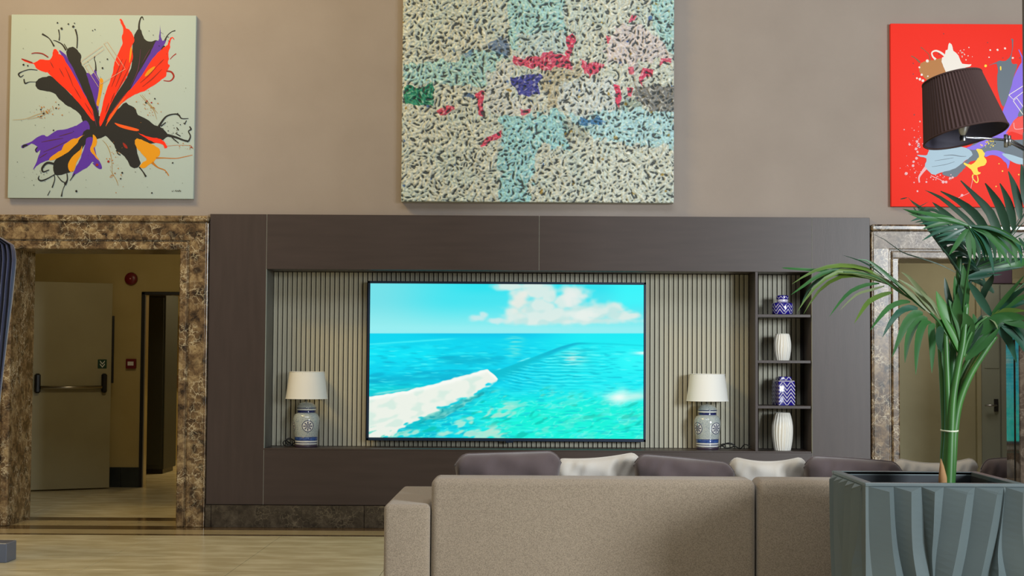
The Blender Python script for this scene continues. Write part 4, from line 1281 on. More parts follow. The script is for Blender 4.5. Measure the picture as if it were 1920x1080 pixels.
# ---- centre: thick impasto in squares
CVZ = -0.085
cx0, cx1 = at(753.5, 190, CVZ - 0.015).x, at(1264, 190, CVZ - 0.015).x
cz0 = at(1008, 379, CVZ - 0.015).z
cz1 = cz0 + (cx1 - cx0)
pc = canvas('impasto_painting', 'large square relief painting of pale dabs with pink and blue patches', cx0, cx1, cz0, cz1, 'canvas_edge_grey', 'canvas_edge_grey', 0.083, CVZ)
NG = 600
ppm = 513.0 / (cx1 - cx0)
GX, GY = np.meshgrid(np.linspace(751, 1264, NG), np.linspace(380 - 513, 380, NG))


def aniso_noise(h, lx, ly, th, seed):
    """band-passed noise stretched along direction th"""
    r = np.random.RandomState(seed)
    fx, fy = np.fft.fftfreq(h)[None, :], np.fft.fftfreq(h)[:, None]
    fu, fv = fx * math.cos(th) + fy * math.sin(th), -fx * math.sin(th) + fy * math.cos(th)
    g = np.exp(-((fu * lx) ** 2 + (fv * ly) ** 2) * 2.2) - 0.95 * np.exp(-((fu * lx) ** 2 + (fv * ly) ** 2) * 2.2 * 3.2)
    n = np.real(np.fft.ifft2(np.fft.fft2(r.randn(h, h)) * g))
    return n / n.std()


dirs = [aniso_noise(NG, 11.5, 5.4, t_, 60 + i) for i, t_ in enumerate((0.2, 1.0, 1.8, 2.6, -0.6))]
sel_ = np.stack([band_noise(NG, NG, 13, 13, 80 + i) for i in range(5)])
wgt = np.exp(sel_ * 2.5)
wgt /= wgt.sum(0)
nH = (np.stack(dirs) * wgt).sum(0)
nH /= nH.std()
coarse = band_noise(NG, NG, 40, 40, 33)
med = band_noise(NG, NG, 16, 16, 34)
Cc = np.zeros((NG, NG, 3)) + np.array((196, 202, 192.))
Cc = mixc(Cc, (188, 202, 196), sstep(-0.5, 1.2, coarse) * 0.8)


def crop2(x, y):
    return 740 + x / 2.768, y / 2.768


def region(poly, col, k=1.0, rag=5.0, soft=2.0):
    """polygon in photo pixels with ragged edge"""
    global Cc
    P = np.array([crop2(*q) for q in poly])
    xs_, ys_ = GX + rag * med * 0.5, GY + rag * band_noise(NG, NG, 14, 14, 36) * 0.5
    inside = np.zeros(GX.shape, bool)
    n = len(P)
    for i in range(n):
        xa, ya = P[i]
        xb, yb = P[(i + 1) % n]
        c_ = ((ya > ys_) != (yb > ys_)) & (xs_ < (xb - xa) * (ys_ - ya) / (yb - ya + 1e-9) + xa)
        inside ^= c_
    Cc = mixc(Cc, col, inside * k)
    return inside


LB = (160, 206, 208)
region([(580, -60), (870, -60), (880, 120), (905, 160), (880, 260), (760, 290), (640, 260), (590, 240)], LB, 0.9, 4)
region([(1330, -60), (1500, -60), (1500, 300), (1420, 250), (1340, 120), (1320, 60)], LB, 0.8, 5)
region([(40, 330), (340, 310), (370, 260), (500, 250), (580, 290), (520, 320), (500, 440), (350, 440), (200, 430), (40, 440)], LB, 0.85, 6)
region([(630, 170), (880, 150), (890, 270), (760, 280), (640, 290)], (190, 200, 200), 0.7, 6)
region([(540, 600), (900, 590), (900, 780), (760, 760), (730, 820), (705, 1060), (540, 1060), (530, 980), (560, 860), (530, 800), (560, 700)], (150, 204, 212), 0.9, 8)
region([(900, 590), (1170, 560), (1460, 570), (1460, 770), (1200, 740), (1010, 720), (960, 650)], (164, 206, 214), 0.85, 8)
region([(480, 380), (600, 300), (620, 350), (600, 480), (640, 520), (760, 520), (760, 570), (560, 590), (470, 580), (470, 480)], (200, 204, 202), 0.8, 6)
region([(830, 430), (1000, 400), (1150, 400), (1160, 560), (960, 600), (850, 560)], (198, 206, 206), 0.8, 6)
region([(1100, 180), (1200, 110), (1280, 130), (1400, 220), (1440, 300), (1250, 330), (1090, 330)], (206, 194, 196), 0.8, 8)
region([(760, 350), (830, 340), (900, 360), (940, 320), (960, 390), (860, 420), (840, 560), (780, 580)], (178, 170, 146), 0.8, 6)
PK = (206, 62, 98)
region([(615, 285), (720, 290), (790, 270), (915, 270), (910, 350), (740, 345), (615, 350)], PK, 0.85, 5)
region([(885, 180), (930, 170), (940, 210), (905, 280), (890, 260)], PK, 0.9, 4)
region([(950, 305), (1080, 330), (1080, 360), (1030, 370), (1010, 400), (975, 380)], PK, 0.85, 4)
region([(1225, 75), (1260, 80), (1250, 105), (1220, 100)], PK, 0.8, 3)
region([(1090, 180), (1115, 180), (1100, 220), (1085, 215)], PK, 0.8, 3)
region([(1380, 300), (1435, 290), (1430, 320), (1380, 330)], PK, 0.8, 3)
region([(1285, 350), (1345, 360), (1340, 385), (1300, 400), (1285, 440), (1275, 400)], PK, 0.9, 3)
region([(1210, 340), (1235, 335), (1240, 380), (1215, 375)], PK, 0.7, 3)
region([(1130, 430), (1165, 440), (1180, 500), (1165, 555), (1145, 530), (1145, 470)], PK, 0.95, 3)
region([(1205, 445), (1235, 450), (1230, 490), (1205, 485)], PK, 0.8, 3)
region([(415, 475), (470, 465), (450, 530), (460, 600), (430, 600), (425, 530)], PK, 0.9, 3)
region([(215, 575), (300, 550), (305, 575), (230, 600)], PK, 0.85, 3)
region([(440, 760), (470, 720), (520, 690), (550, 670), (550, 710), (510, 735), (450, 765)], PK, 0.9, 3)
region([(650, 570), (700, 570), (700, 590), (650, 590)], PK, 0.7, 3)
region([(600, 390), (640, 400), (740, 370), (760, 400), (740, 430), (745, 500), (710, 490), (690, 500), (640, 490), (620, 450), (600, 430)], (62, 66, 156), 0.92, 3)
region([(480, 220), (550, 180), (580, 195), (575, 290), (540, 290), (500, 270)], (52, 84, 140), 0.55, 6)
region([(340, 290), (400, 250), (410, 270), (360, 305)], (66, 100, 146), 0.6, 4)
region([(950, 600), (1060, 600), (1080, 640), (960, 650)], (36, 92, 150), 0.75, 5)
region([(355, 490), (410, 490), (410, 515), (355, 510)], (36, 72, 130), 0.7, 3)
region([(40, 455), (150, 450), (195, 425), (198, 548), (40, 545)], (18, 128, 100), 0.85, 3)
region([(1230, 240), (1260, 270), (1255, 440), (1240, 440)], (150, 146, 148), 0.6, 6)
region([(1245, 440), (1460, 430), (1460, 575), (1330, 570), (1250, 510)], (112, 112, 112), 0.85, 4)
region([(1180, 520), (1260, 500), (1280, 560), (1180, 560)], (110, 130, 120), 0.6, 5)
region([(880, 620), (1000, 680), (960, 740), (880, 690)], (140, 150, 140), 0.5, 8)
# crevice shade and dark pigment coloured into the pits, stray ochre and blue flecks
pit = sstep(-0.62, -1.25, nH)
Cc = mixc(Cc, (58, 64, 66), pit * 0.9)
fle = band_noise(NG, NG, 9, 9, 41)
Cc = mixc(Cc, (150, 118, 40), sstep(2.4, 2.9, fle) * 0.7)
Cc = mixc(Cc, (40, 80, 150), sstep(2.5, 3.0, -fle) * 0.7)
Cc = mixc(Cc, (230, 232, 224), sstep(0.7, 1.8, nH) * 0.45)  # highlights coloured onto the raised dabs
Cc = Cc * (1 + 0.05 * band_noise(NG, NG, 4, 4, 42))[..., None]
hgt = np.clip(nH, -1.8, 1.6) * 0.0062
edge = np.minimum(np.minimum(np.arange(NG)[:, None], NG - 1 - np.arange(NG)[:, None]), np.minimum(np.arange(NG)[None, :], NG - 1 - np.arange(NG)[None, :]))
dep_ = CVZ - 0.012 - hgt
dep_[edge == 0] = CVZ - 0.0005
grid_mesh('impasto_relief', cx0, cx1, cz0, cz1, dep_, Cc, 'impasto_paint', pc, smooth=True, kind='stuff')

# ------------------------------------------------------------------ sofa seen from behind
SBY = -5.11
so = thing('sofa', 'long beige fabric sofa seen from behind', 'sofa', (0.9, -4.6, 0))


def px_x(px, Y):
    return at(px, 900, Y).x


s0, s1, s2 = px_x(808.5, SBY), px_x(1417, SBY), px_x(1420, SBY)
s3 = s2 + (s1 - s0)
a0_, a1_ = px_x(720, SBY), s0 - 0.004
SZ = at(1100, 897.5, SBY + 0.02).z
AZ = at(765, 950, SBY + 0.02).z + 0.012
for xa, xb in ((s0, s1), (s2, s3)):
    MB().bbox(xa, xb, SBY, SBY + 0.23, 0.05, SZ, 0.034, 5).build('back_panel', 'sofa_fabric', so, True)
    MB().bbox(xa + 0.01, xb - 0.01, SBY + 0.235, SBY + 0.99, 0.28, 0.46, 0.045, 4).build('seat_cushion', 'sofa_fabric', so, True)
    MB().bbox(xa + 0.01, xb - 0.01, SBY + 0.235, SBY + 0.97, 0.05, 0.278, 0.012, 2).build('seat_base', 'sofa_fabric', so)
for xa, xb in ((a0_, a1_), (s3 + 0.004, s3 + 0.004 + a1_ - a0_)):
    MB().bbox(xa, xb, SBY + 0.004, SBY + 1.0, 0.05, AZ, 0.024, 4).build('arm', 'sofa_fabric', so, True)
for xx in (a0_ + 0.06, s1, s3 + 0.1):
    for yy in (SBY + 0.08, SBY + 0.9):
        MB().bbox(xx - 0.03, xx + 0.03, yy - 0.03, yy + 0.03, 0.0, 0.052, 0.004).build('foot', 'black_plastic', so)


def cushion(xl, xr, ztl, ztm, ztr, m_, label, seed, Yc=-4.755, lean=0.10, drop=0.43):
    """soft square cushion leaning on the sofa back; ztl/ztm/ztr = heights of its top edge"""
    w_ = xr - xl
    cxm = (xl + xr) / 2
    zbot = 0.462
    t = thing('cushion', label, 'cushion', (cxm, Yc, zbot), 'scatter cushions along the sofa back')
    r = np.random.RandomState(seed)
    n = 30
    V, idx = [], {}
    ph = r.uniform(0, 6, 6)

    def ztop(u_):
        return np.interp(u_, [-1, 0, 1], [ztl, ztm, ztr]) if abs(ztm - (ztl + ztr) / 2) < 0.002 else (ztl * (u_ * (u_ - 1) / 2) + ztm * (1 - u_ * u_) + ztr * (u_ * (u_ + 1) / 2))
    for side in (-1, 1):
        for i in range(n + 1):
            for j in range(n + 1):
                u_, v_ = -1 + 2 * i / n, -1 + 2 * j / n
                uu, vv = math.copysign(abs(u_) ** 0.75, u_), math.copysign(abs(v_) ** 0.75, v_)
                edge_ = max(0.0, (1 - uu ** 4) * (1 - vv ** 4))
                th = 0.088 * edge_ ** 0.42
                pinch = 1 - 0.05 * (1 - abs(vv)) * 0 - 0.04 * (1 - vv * vv)* abs(uu)
                x = cxm + w_ / 2 * uu * (0.965 + 0.035 * abs(vv) ** 3) - 0.012 * (1 - vv) * 0.5 * uu
                zt = ztop(uu)
                z = zbot + (zt - zbot) * (vv * 0.5 + 0.5)
                # rounded shoulders at the side edges of the top
                z -= max(0, vv) ** 3 * 0.055 * (max(0, abs(uu) - 0.72) / 0.28) ** 2.4
                wr = 0.009 * math.sin(9 * uu + 5 * vv + ph[0]) * math.sin(4 * vv - 3 * uu + ph[1]) + 0.007 * math.sin(24 * uu - 11 * vv + ph[2]) * max(0, vv) * abs(math.sin(3 * uu + ph[3]))
                wr += 0.006 * math.exp(-((uu * 1.0 - 0.55 * vv + 0.2 * math.sin(ph[4])) / 0.07) ** 2) * math.sin(ph[5])
                y = Yc + lean * (vv * -0.5) * 1.0 + side * (th + (wr if edge_ > 0.02 else 0) * min(1, edge_ * 3))
                V.append((x, y, z))
    N = (n + 1) * (n + 1)
    Fc = []
    for s_ in (0, 1):
        for i in range(n):
            for j in range(n):
                q = [s_ * N + i * (n + 1) + j, s_ * N + (i + 1) * (n + 1) + j, s_ * N + (i + 1) * (n + 1) + j + 1, s_ * N + i * (n + 1) + j + 1]
                Fc.append(tuple(q if s_ == 0 else q[::-1]))
    o = mesh('cover', V, Fc, m_, t, True)
    bm = bmesh.new()
    bm.from_mesh(o.data)
    bmesh.ops.remove_doubles(bm, verts=bm.verts, dist=0.0004)
    bmesh.ops.recalc_face_normals(bm, faces=bm.faces)
    bm.to_mesh(o.data)
    bm.free()
    # piped seam along the top edge
    pts = []
    for i in range(n + 1):
        uu = -0.97 + 1.94 * i / n
        x = cxm + w_ / 2 * uu
        pts.append((x, Yc - lean * 0.5, ztop(uu) - 0.055 * (max(0, abs(uu) - 0.72) / 0.28) ** 2.4))
    MB().tube(pts, 0.0035, 6).build('seam_piping', m_, t, True)
    return t


CY = -4.76


def cz_(px, py):
    return at(px, py, CY - 0.02).z


def cx_(px):
    return at(px, 870, CY).x


cushion(cx_(852), cx_(1053), cz_(852, 851), cz_(950, 848), cz_(1053, 845), 'cushion_plum', 'leftmost plum grey cushion on the sofa back', 1)
cushion(cx_(1036), cx_(1206), cz_(1036, 863), cz_(1120, 863), cz_(1206, 849), 'cushion_light', 'leftmost pale beige cushion, between the first two plum ones', 2, Yc=-4.58)
cushion(cx_(1186), cx_(1377), cz_(1186, 850), cz_(1280, 858), cz_(1377, 868), 'cushion_plum', 'plum grey cushion sloping down to the right below the television corner', 3)
cushion(cx_(1372), cx_(1523), cz_(1372, 857), cz_(1440, 870), cz_(1523, 857), 'cushion_light', 'pale beige cushion with raised corners below the shelf ornaments', 4, Yc=-4.58)
cushion(cx_(1503), cx_(1690), cz_(1503, 854), cz_(1590, 859), cz_(1690, 867), 'cushion_plum', 'plum grey cushion just left of the planter', 5)
cushion(cx_(1684), cx_(1850), cz_(1684, 859), cz_(1760, 873), cz_(1850, 858), 'cushion_light', 'pale beige cushion seen behind the palm stem', 6, Yc=-4.58)
cushion(cx_(1832), cx_(1972), cz_(1832, 863), cz_(1900, 858), cz_(1972, 866), 'cushion_plum', 'rightmost plum grey cushion, cut off by the marble pillar', 7)

# ------------------------------------------------------------------ planter
PH = 0.85
QX0, QX1, QY0, QY1 = 1.274, 1.885, -6.143, -5.493
pt_ = thing('planter', 'tall square grey planter with wavy ribbed sides', 'planter', ((QX0 + QX1) / 2, (QY0 + QY1) / 2, 0))
tk = 0.032
MB().box(QX0, QX1, QY0, QY0 + tk, 0.0, PH).box(QX0, QX1, QY1 - tk, QY1, 0, PH).box(QX0, QX0 + tk, QY0 + tk, QY1 - tk, 0, PH).box(QX1 - tk, QX1, QY0 + tk, QY1 - tk, 0, PH).box(QX0 + tk, QX1 - tk, QY0 + tk, QY1 - tk, 0, 0.03).build('shell', 'planter_paint', pt_)
MB().bbox(QX0 - 0.003, QX1 + 0.003, QY0 - 0.003, QY0 + tk, PH - 0.012, PH + 0.002, 0.003).build('rim', 'planter_paint', pt_)
MB().bbox(QX0 - 0.003, QX1 + 0.003, QY1 - tk, QY1 + 0.003, PH - 0.012, PH + 0.002, 0.003).build('rim', 'planter_paint', pt_)
MB().bbox(QX0 - 0.003, QX0 + tk, QY0 + tk, QY1 - tk, PH - 0.012, PH + 0.002, 0.003).build('rim', 'planter_paint', pt_)
MB().bbox(QX1 - tk, QX1 + 0.003, QY0 + tk, QY1 - tk, PH - 0.012, PH + 0.002, 0.003).build('rim', 'planter_paint', pt_)
MB().box(QX0 + tk, QX1 - tk, QY0 + tk, QY0 + tk + 0.004, 0.70, PH - 0.014).box(QX0 + tk, QX1 - tk, QY1 - tk - 0.004, QY1 - tk, 0.70, PH - 0.014).box(QX0 + tk, QX0 + tk + 0.004, QY0 + tk, QY1 - tk, 0.70, PH - 0.014).box(QX1 - tk - 0.004, QX1 - tk, QY0 + tk, QY1 - tk, 0.70, PH - 0.014).build('inner_shade', 'planter_inner_shade', pt_)  # dark sheets added inside the walls to stand for the interior's shade
V, Fc = [], []
n = 14
for i in range(n + 1):
    for j in range(n + 1):
        V.append((QX0 + tk + (QX1 - QX0 - 2 * tk) * i / n, QY0 + tk + (QY1 - QY0 - 2 * tk) * j / n, 0.765 + 0.010 * math.sin(i * 1.7 + j) + 0.008 * math.sin(j * 2.3)))
for i in range(n):
    for j in range(n):
        Fc.append((i * (n + 1) + j, (i + 1) * (n + 1) + j, (i + 1) * (n + 1) + j + 1, i * (n + 1) + j + 1))
mesh('soil', V, Fc, 'soil', pt_, True)
# wavy folded ribs: (left valley, ridge, right valley) at heights 0.885 .. 0.02
zl = [0.838, 0.693, 0.592, 0.490, 0.39, 0.29, 0.19, 0.09, 0.02]
ribs = [((400, 400, 410, 430, 470, 500, 500, 470, 440), (552, 562, 578, 612, 660, 700, 700, 660, 620), (610, 622, 645, 695, 745, 780, 775, 735, 700)),
        ((610, 622, 645, 695, 745, 780, 775, 735, 700), (735, 733, 742, 778, 830, 860, 850, 810, 780), (842, 862, 885, 918, 925, 925, 910, 890, 870)),
        ((842, 862, 885, 918, 925, 925, 910, 890, 870), (930, 918, 905, 930, 945, 950, 940, 920, 905), (1030, 1000, 965, 945, 965, 985, 990, 985, 980)),
        ((1030, 1000, 965, 945, 965, 985, 990, 985, 980), (1205, 1150, 1110, 1060, 1010, 1010, 1050, 1100, 1120), (1290, 1250, 1215, 1165, 1120, 1120, 1160, 1200, 1220)),
        ((1290, 1250, 1215, 1165, 1120, 1120, 1160, 1200, 1220), (1455, 1395, 1350, 1300, 1250, 1250, 1300, 1350, 1370), (1530, 1490, 1450, 1395, 1370, 1400, 1450, 1480, 1490)),
        ((1530, 1490, 1450, 1400, 1370, 1400, 1450, 1480, 1490), (1540, 1500, 1455, 1450, 1470, 1510, 1540, 1550, 1550), (1545, 1515, 1505, 1550, 1600, 1630, 1630, 1610, 1600)),
        ((1545, 1515, 1505, 1550, 1600, 1630, 1630, 1610, 1600), (1662, 1650, 1668, 1690, 1690, 1690, 1680, 1670, 1665), (1705, 1705, 1705, 1708, 1708, 1708, 1708, 1708, 1708))]
PR = 0.045


def rib_mesh(rows, mapper):
    b = MB()
    V = []
    zz = np.linspace(zl[0], zl[-1], 33)
    o_ = np.argsort(zl)
    cols = [np.interp(zz, np.array(zl)[o_], np.array(r_, float)[o_]) for r_ in rows]
    # light smoothing of the curves
    for k in range(3):
        for _ in range(3):
            cols[k][1:-1] = (cols[k][:-2] + 2 * cols[k][1:-1] + cols[k][2:]) / 4
    for i, z in enumerate(zz):
        wdt = (cols[2][i] - cols[0][i])
        pr_ = PR * min(1.0, max(0.05, wdt / 110.0))
        V += [mapper(cols[0][i], 0, z), mapper(cols[1][i], pr_, z - (0.016 if i == 0 else 0)), mapper(cols[2][i], 0, z)]
    Fc = []
    for i in range(len(zz) - 1):
        Fc += [(3 * i, 3 * i + 3, 3 * i + 4, 3 * i + 1), (3 * i + 1, 3 * i + 4, 3 * i + 5, 3 * i + 2)]
    Fc += [(0, 1, 2), (3 * (len(zz) - 1), 3 * (len(zz) - 1) + 2, 3 * (len(zz) - 1) + 1)]
    return V, Fc


for rows in ribs:
    V, Fc = rib_mesh(rows, lambda c_, d_, z: (QX0 + (c_ - 375) * 0.0004575, QY0 - d_, z))
    mesh('rib', V, Fc, 'planter_paint', pt_)
for rows in ribs[:6]:
    V, Fc = rib_mesh(rows, lambda c_, d_, z: (QX0 - d_ * 0.7, QY1 - (c_ - 375) * 0.000502, z))
    mesh('rib', V, [f[::-1] for f in Fc], 'planter_paint', pt_)

# ------------------------------------------------------------------ palm
PYc = -5.82
pm = thing('potted_palm', 'green kentia palm growing from the grey planter', 'palm', (at(1773, 900, PYc).x, PYc, 0.765))


def ribbon(pts, w_, facing, fold=0.25, n=7, blunt=0.0):
    """leaf blade along pts; widths taper to both ends; folded along the midrib"""
    P = spline(pts, max(2, n // max(1, len(pts) - 1)))
    P = [Vector(p) for p in P]
    m_ = len(P)
    V, Fc = [], []
    for i, p in enumerate(P):
        t = (P[min(i + 1, m_ - 1)] - P[max(i - 1, 0)]).normalized()
        s_ = t.cross(facing)
        if s_.length < 1e-4:
            s_ = t.cross(Vector((0.3, 0.2, 1)))
        s_.normalize()
        nn = s_.cross(t).normalized()
        u_ = i / (m_ - 1)
        prof_ = (0.35 + 0.65 * math.sin(min(1, u_ / 0.35) * math.pi / 2)) * (1 if u_ < 0.45 else max(0.03 + blunt, 1 - ((u_ - 0.45) / 0.55) ** 1.7))
        hw_ = w_ * 0.5 * prof_
        V += [p + s_ * hw_ + nn * (hw_ * fold), p, p - s_ * hw_ + nn * (hw_ * fold)]
    for i in range(m_ - 1):
        Fc += [(3 * i, 3 * i + 1, 3 * i + 4, 3 * i + 3), (3 * i + 1, 3 * i + 2, 3 * i + 5, 3 * i + 4)]
    return V, Fc


rl = random.Random(12)


class Frond:
    def __init__(s, ox, oy, k, rachis, Y0, Y1, r0=0.006, r1=0.002, m_='leaf_green'):
        s.ox, s.oy, s.k = ox, oy, k
        n = len(rachis)
        pts = [s.p(q, Y0 + (Y1 - Y0) * i / (n - 1)) for i, q in enumerate(rachis)]
        P = spline(pts, 5)
        s.o = MB().tube(P, [r0 + (r1 - r0) * i / (len(P) - 1) for i in range(len(P))], 7).build('frond', m_, pm, True)

    def p(s, q, Y):
        return at(s.ox + q[0] / s.k, s.oy + q[1] / s.k, Y)

    def leaf(s, pts, w_px, m_, Y0, Y1, facing=None, blunt=0.0, fold=0.25):
        n = len(pts)
        P = [s.p(q, Y0 + (Y1 - Y0) * (i / (n - 1)) ** 1.3) for i, q in enumerate(pts)]
        d = CAM_D + (Y0 + Y1) / 2
        w_ = w_px / s.k * d / F_PX
        f_ = facing or Vector((rl.uniform(-0.5, 0.5), -1, rl.uniform(-0.1, 0.7)))
        V, Fc = ribbon(P, w_ * 1.08, f_, fold, 10, blunt)
        return mesh('leaflet', V, Fc, m_, s.o, True)


# stems rising from the soil through the tie
def px3(x, y, Y):
    return at(x, y, Y)


for pts, rad_, m_, dy in (([(1768, 931), (1769, 860), (1771, 807), (1768, 740), (1763, 660), (1758, 600)], 5.5, 'stem_green', 0.02),
                          ([(1773, 931), (1775, 860), (1778, 807), (1777, 740), (1774, 660), (1772, 590)], 6.5, 'stem_green', -0.02),
                          ([(1778, 931), (1781, 860), (1783, 807), (1787, 745), (1796, 690), (1806, 640), (1812, 570)], 7, 'stem_green', -0.03),
                          ([(1780, 931), (1785, 860), (1789, 807), (1798, 755), (1818, 705), (1842, 665), (1866, 630)], 7.5, 'stem_green', 0.0),
                          ([(1775, 931), (1779, 860), (1781, 807), (1792, 735), (1808, 690), (1830, 650), (1848, 610)], 6.5, 'stem_green', 0.03),
                          ([(1774, 931), (1777, 860), (1780, 807), (1783, 740), (1786, 680), (1790, 610), (1796, 540), (1800, 480)], 7, 'leaf_green', 0.05),
                          ([(1772, 931), (1774, 860), (1776, 807), (1772, 730), (1768, 670), (1764, 620)], 6, 'leaf_green', 0.06),
                          ([(1777, 931), (1782, 860), (1786, 807), (1800, 740), (1822, 690), (1846, 645), (1870, 600)], 7, 'leaf_green', 0.06)):
    P = spline([px3(x, y, PYc + dy) for x, y in pts], 5)
    r_ = rad_ * 1.25 * (CAM_D + PYc) / F_PX
    MB().tube(P, [r_ * (1.05 - 0.45 * i / (len(P) - 1)) for i in range(len(P))], 9).build('stem', m_, pm, True)
P = [px3(x, y, PYc - 0.03) for x, y in ((1770, 929), (1768, 895), (1766, 876), (1764, 860))]
MB().tube(P, [0.022, 0.018, 0.010, 0.002], 8).build('husk', 'stem_husk', pm, True)
tc_ = px3(1780, 807, PYc)
ring = [(tc_.x + 0.032 * math.cos(a_ * 0.2618), tc_.y + 0.045 * math.sin(a_ * 0.2618), tc_.z + 0.002 * math.sin(a_ * .26)) for a_ in range(25)]
MB().tube(ring, 0.0035, 6).build('tie', 'tie_white', pm, True)

# left arching frond (traced in a 4.154x crop at 1480,440)
fr = Frond(1480, 440, 4.154, [(1250, 900), (1190, 720), (1100, 610), (1000, 530), (850, 440), (700, 340), (560, 300), (420, 290)], PYc, PYc - 0.22, 0.007, 0.002)
Ya, Yb = PYc - 0.12, PYc - 0.26
for pts, w_, m_ in (([(700, 350), (500, 300), (250, 280), (0, 264), (-60, 258)], 26, 'leaf_green'), ([(740, 330), (640, 250), (540, 200), (410, 158)], 12, 'leaf_dark'),
                    ([(780, 370), (600, 270), (400, 240), (200, 280), (20, 385)], 34, 'leaf_olive'), ([(790, 380), (580, 290), (350, 280), (160, 360), (40, 450)], 34, 'leaf_olive'),
                    ([(800, 390), (600, 320), (380, 290), (190, 420), (60, 605)], 32, 'leaf_olive'), ([(810, 400), (600, 330), (400, 330), (230, 440), (110, 620)], 34, 'leaf_olive'),
                    ([(640, 330), (450, 270), (260, 300), (110, 400), (10, 470)], 28, 'leaf_green'), ([(600, 320), (420, 300), (240, 340), (140, 440), (90, 560)], 28, 'leaf_dark'),
                    ([(700, 380), (600, 390), (480, 440), (390, 530), (310, 640)], 28, 'leaf_green'), ([(740, 400), (640, 430), (520, 470), (390, 592)], 20, 'leaf_pale'),
                    ([(800, 450), (720, 470), (620, 520), (560, 600), (505, 692)], 36, 'leaf_olive'), ([(940, 525), (870, 525), (770, 570), (690, 660), (630, 745)], 38, 'leaf_green'),
                    ([(1000, 575), (930, 570), (850, 610), (780, 700), (725, 800)], 48, 'leaf_teal'), ([(1040, 615), (980, 615), (910, 690), (860, 800), (800, 955)], 62, 'leaf_green'),
                    ([(1075, 655), (1010, 660), (950, 740), (915, 860), (900, 1000)], 60, 'leaf_green'), ([(1105, 685), (1050, 690), (1010, 780), (990, 920), (985, 1095)], 56, 'leaf_green'),
                    ([(1135, 705), (1105, 720), (1110, 820), (1110, 940), (1110, 1080)], 58, 'leaf_green'), ([(1190, 720), (1170, 760), (1165, 860), (1185, 920)], 60, 'leaf_dark')):
    fr.leaf(pts, w_, m_, Ya, Yb + rl.uniform(-0.06, 0.06))
for pts, w_, m_ in (([(1180, 660), (1090, 520), (1000, 410), (930, 330), (870, 290)], 34, 'leaf_pale'), ([(1170, 640), (1120, 540), (1060, 480), (1018, 432)], 30, 'leaf_pale'),
                    ([(1130, 620), (1040, 510), (960, 420), (840, 340)], 34, 'leaf_pale'), ([(1100, 610), (1010, 520), (930, 450), (830, 360)], 36, 'leaf_pale'), ([(1060, 590), (980, 520), (890, 420), (800, 340), (740, 290)], 30, 'leaf_green'),
                    ([(980, 520), (880, 420), (780, 330), (680, 250), (600, 200), (500, 195)], 28, 'leaf_green'), ([(900, 470), (800, 390), (700, 330), (580, 270), (430, 235), (300, 255)], 30, 'leaf_pale'),
                    ([(860, 440), (760, 370), (620, 300), (470, 260), (330, 262)], 30, 'leaf_pale')):
    fr.leaf(pts, w_, m_, Ya, Ya - 0.05)

# upper frond behind, its backlit darkness put into the leaf colour (4.696x crop at 1690,300)
fr = Frond(1690, 300, 4.696, [(560, 1350), (600, 1100), (700, 850), (860, 720), (940, 680), (1010, 590), (1085, 470), (1150, 330)], PYc + 0.03, PYc + 0.14, 0.007, 0.0025, 'leaf_dark')
for pts, w_, m_ in (([(760, 760), (640, 590), (480, 440), (340, 330), (205, 265)], 44, 'leaf_dark'), ([(800, 760), (740, 610), (640, 470), (500, 360), (345, 275)], 70, 'leaf_dark'),
                    ([(880, 720), (850, 640), (780, 470), (660, 330), (522, 182)], 78, 'leaf_dark'), ([(945, 690), (920, 570), (870, 420), (800, 300), (738, 205)], 72, 'leaf_dark'),
                    ([(990, 610), (970, 480), (930, 340), (868, 206)], 66, 'leaf_dark'), ([(1045, 520), (1025, 370), (990, 230), (942, 100)], 70, 'leaf_dark'), ([(1100, 430), (1085, 280), (1075, 150), (1056, 38)], 76, 'leaf_dark'),
                    ([(1140, 360), (1140, 200), (1130, 60), (1120, -40)], 70, 'leaf_dark'), ([(700, 850), (560, 640), (440, 520), (340, 430), (270, 370)], 56, 'leaf_dark'), ([(680, 880), (480, 660), (320, 520), (180, 430), (70, 345)], 50, 'leaf_dark'),
                    ([(640, 900), (420, 680), (260, 560), (120, 470), (10, 430)], 46, 'leaf_green')):
    fr.leaf(pts, w_, m_, PYc + 0.08, PYc + 0.13, blunt=0.10 if w_ > 60 else 0)
for pts in ([(940, 680), (1010, 560), (1080, 440)], [(960, 690), (1030, 600), (1085, 540)], [(980, 700), (1085, 640)], [(60, 330), (140, 410), (240, 365)], [(-10, 345), (55, 330)]):
    fr.leaf(pts, 10, 'leaf_dark', PYc + 0.10, PYc + 0.13)

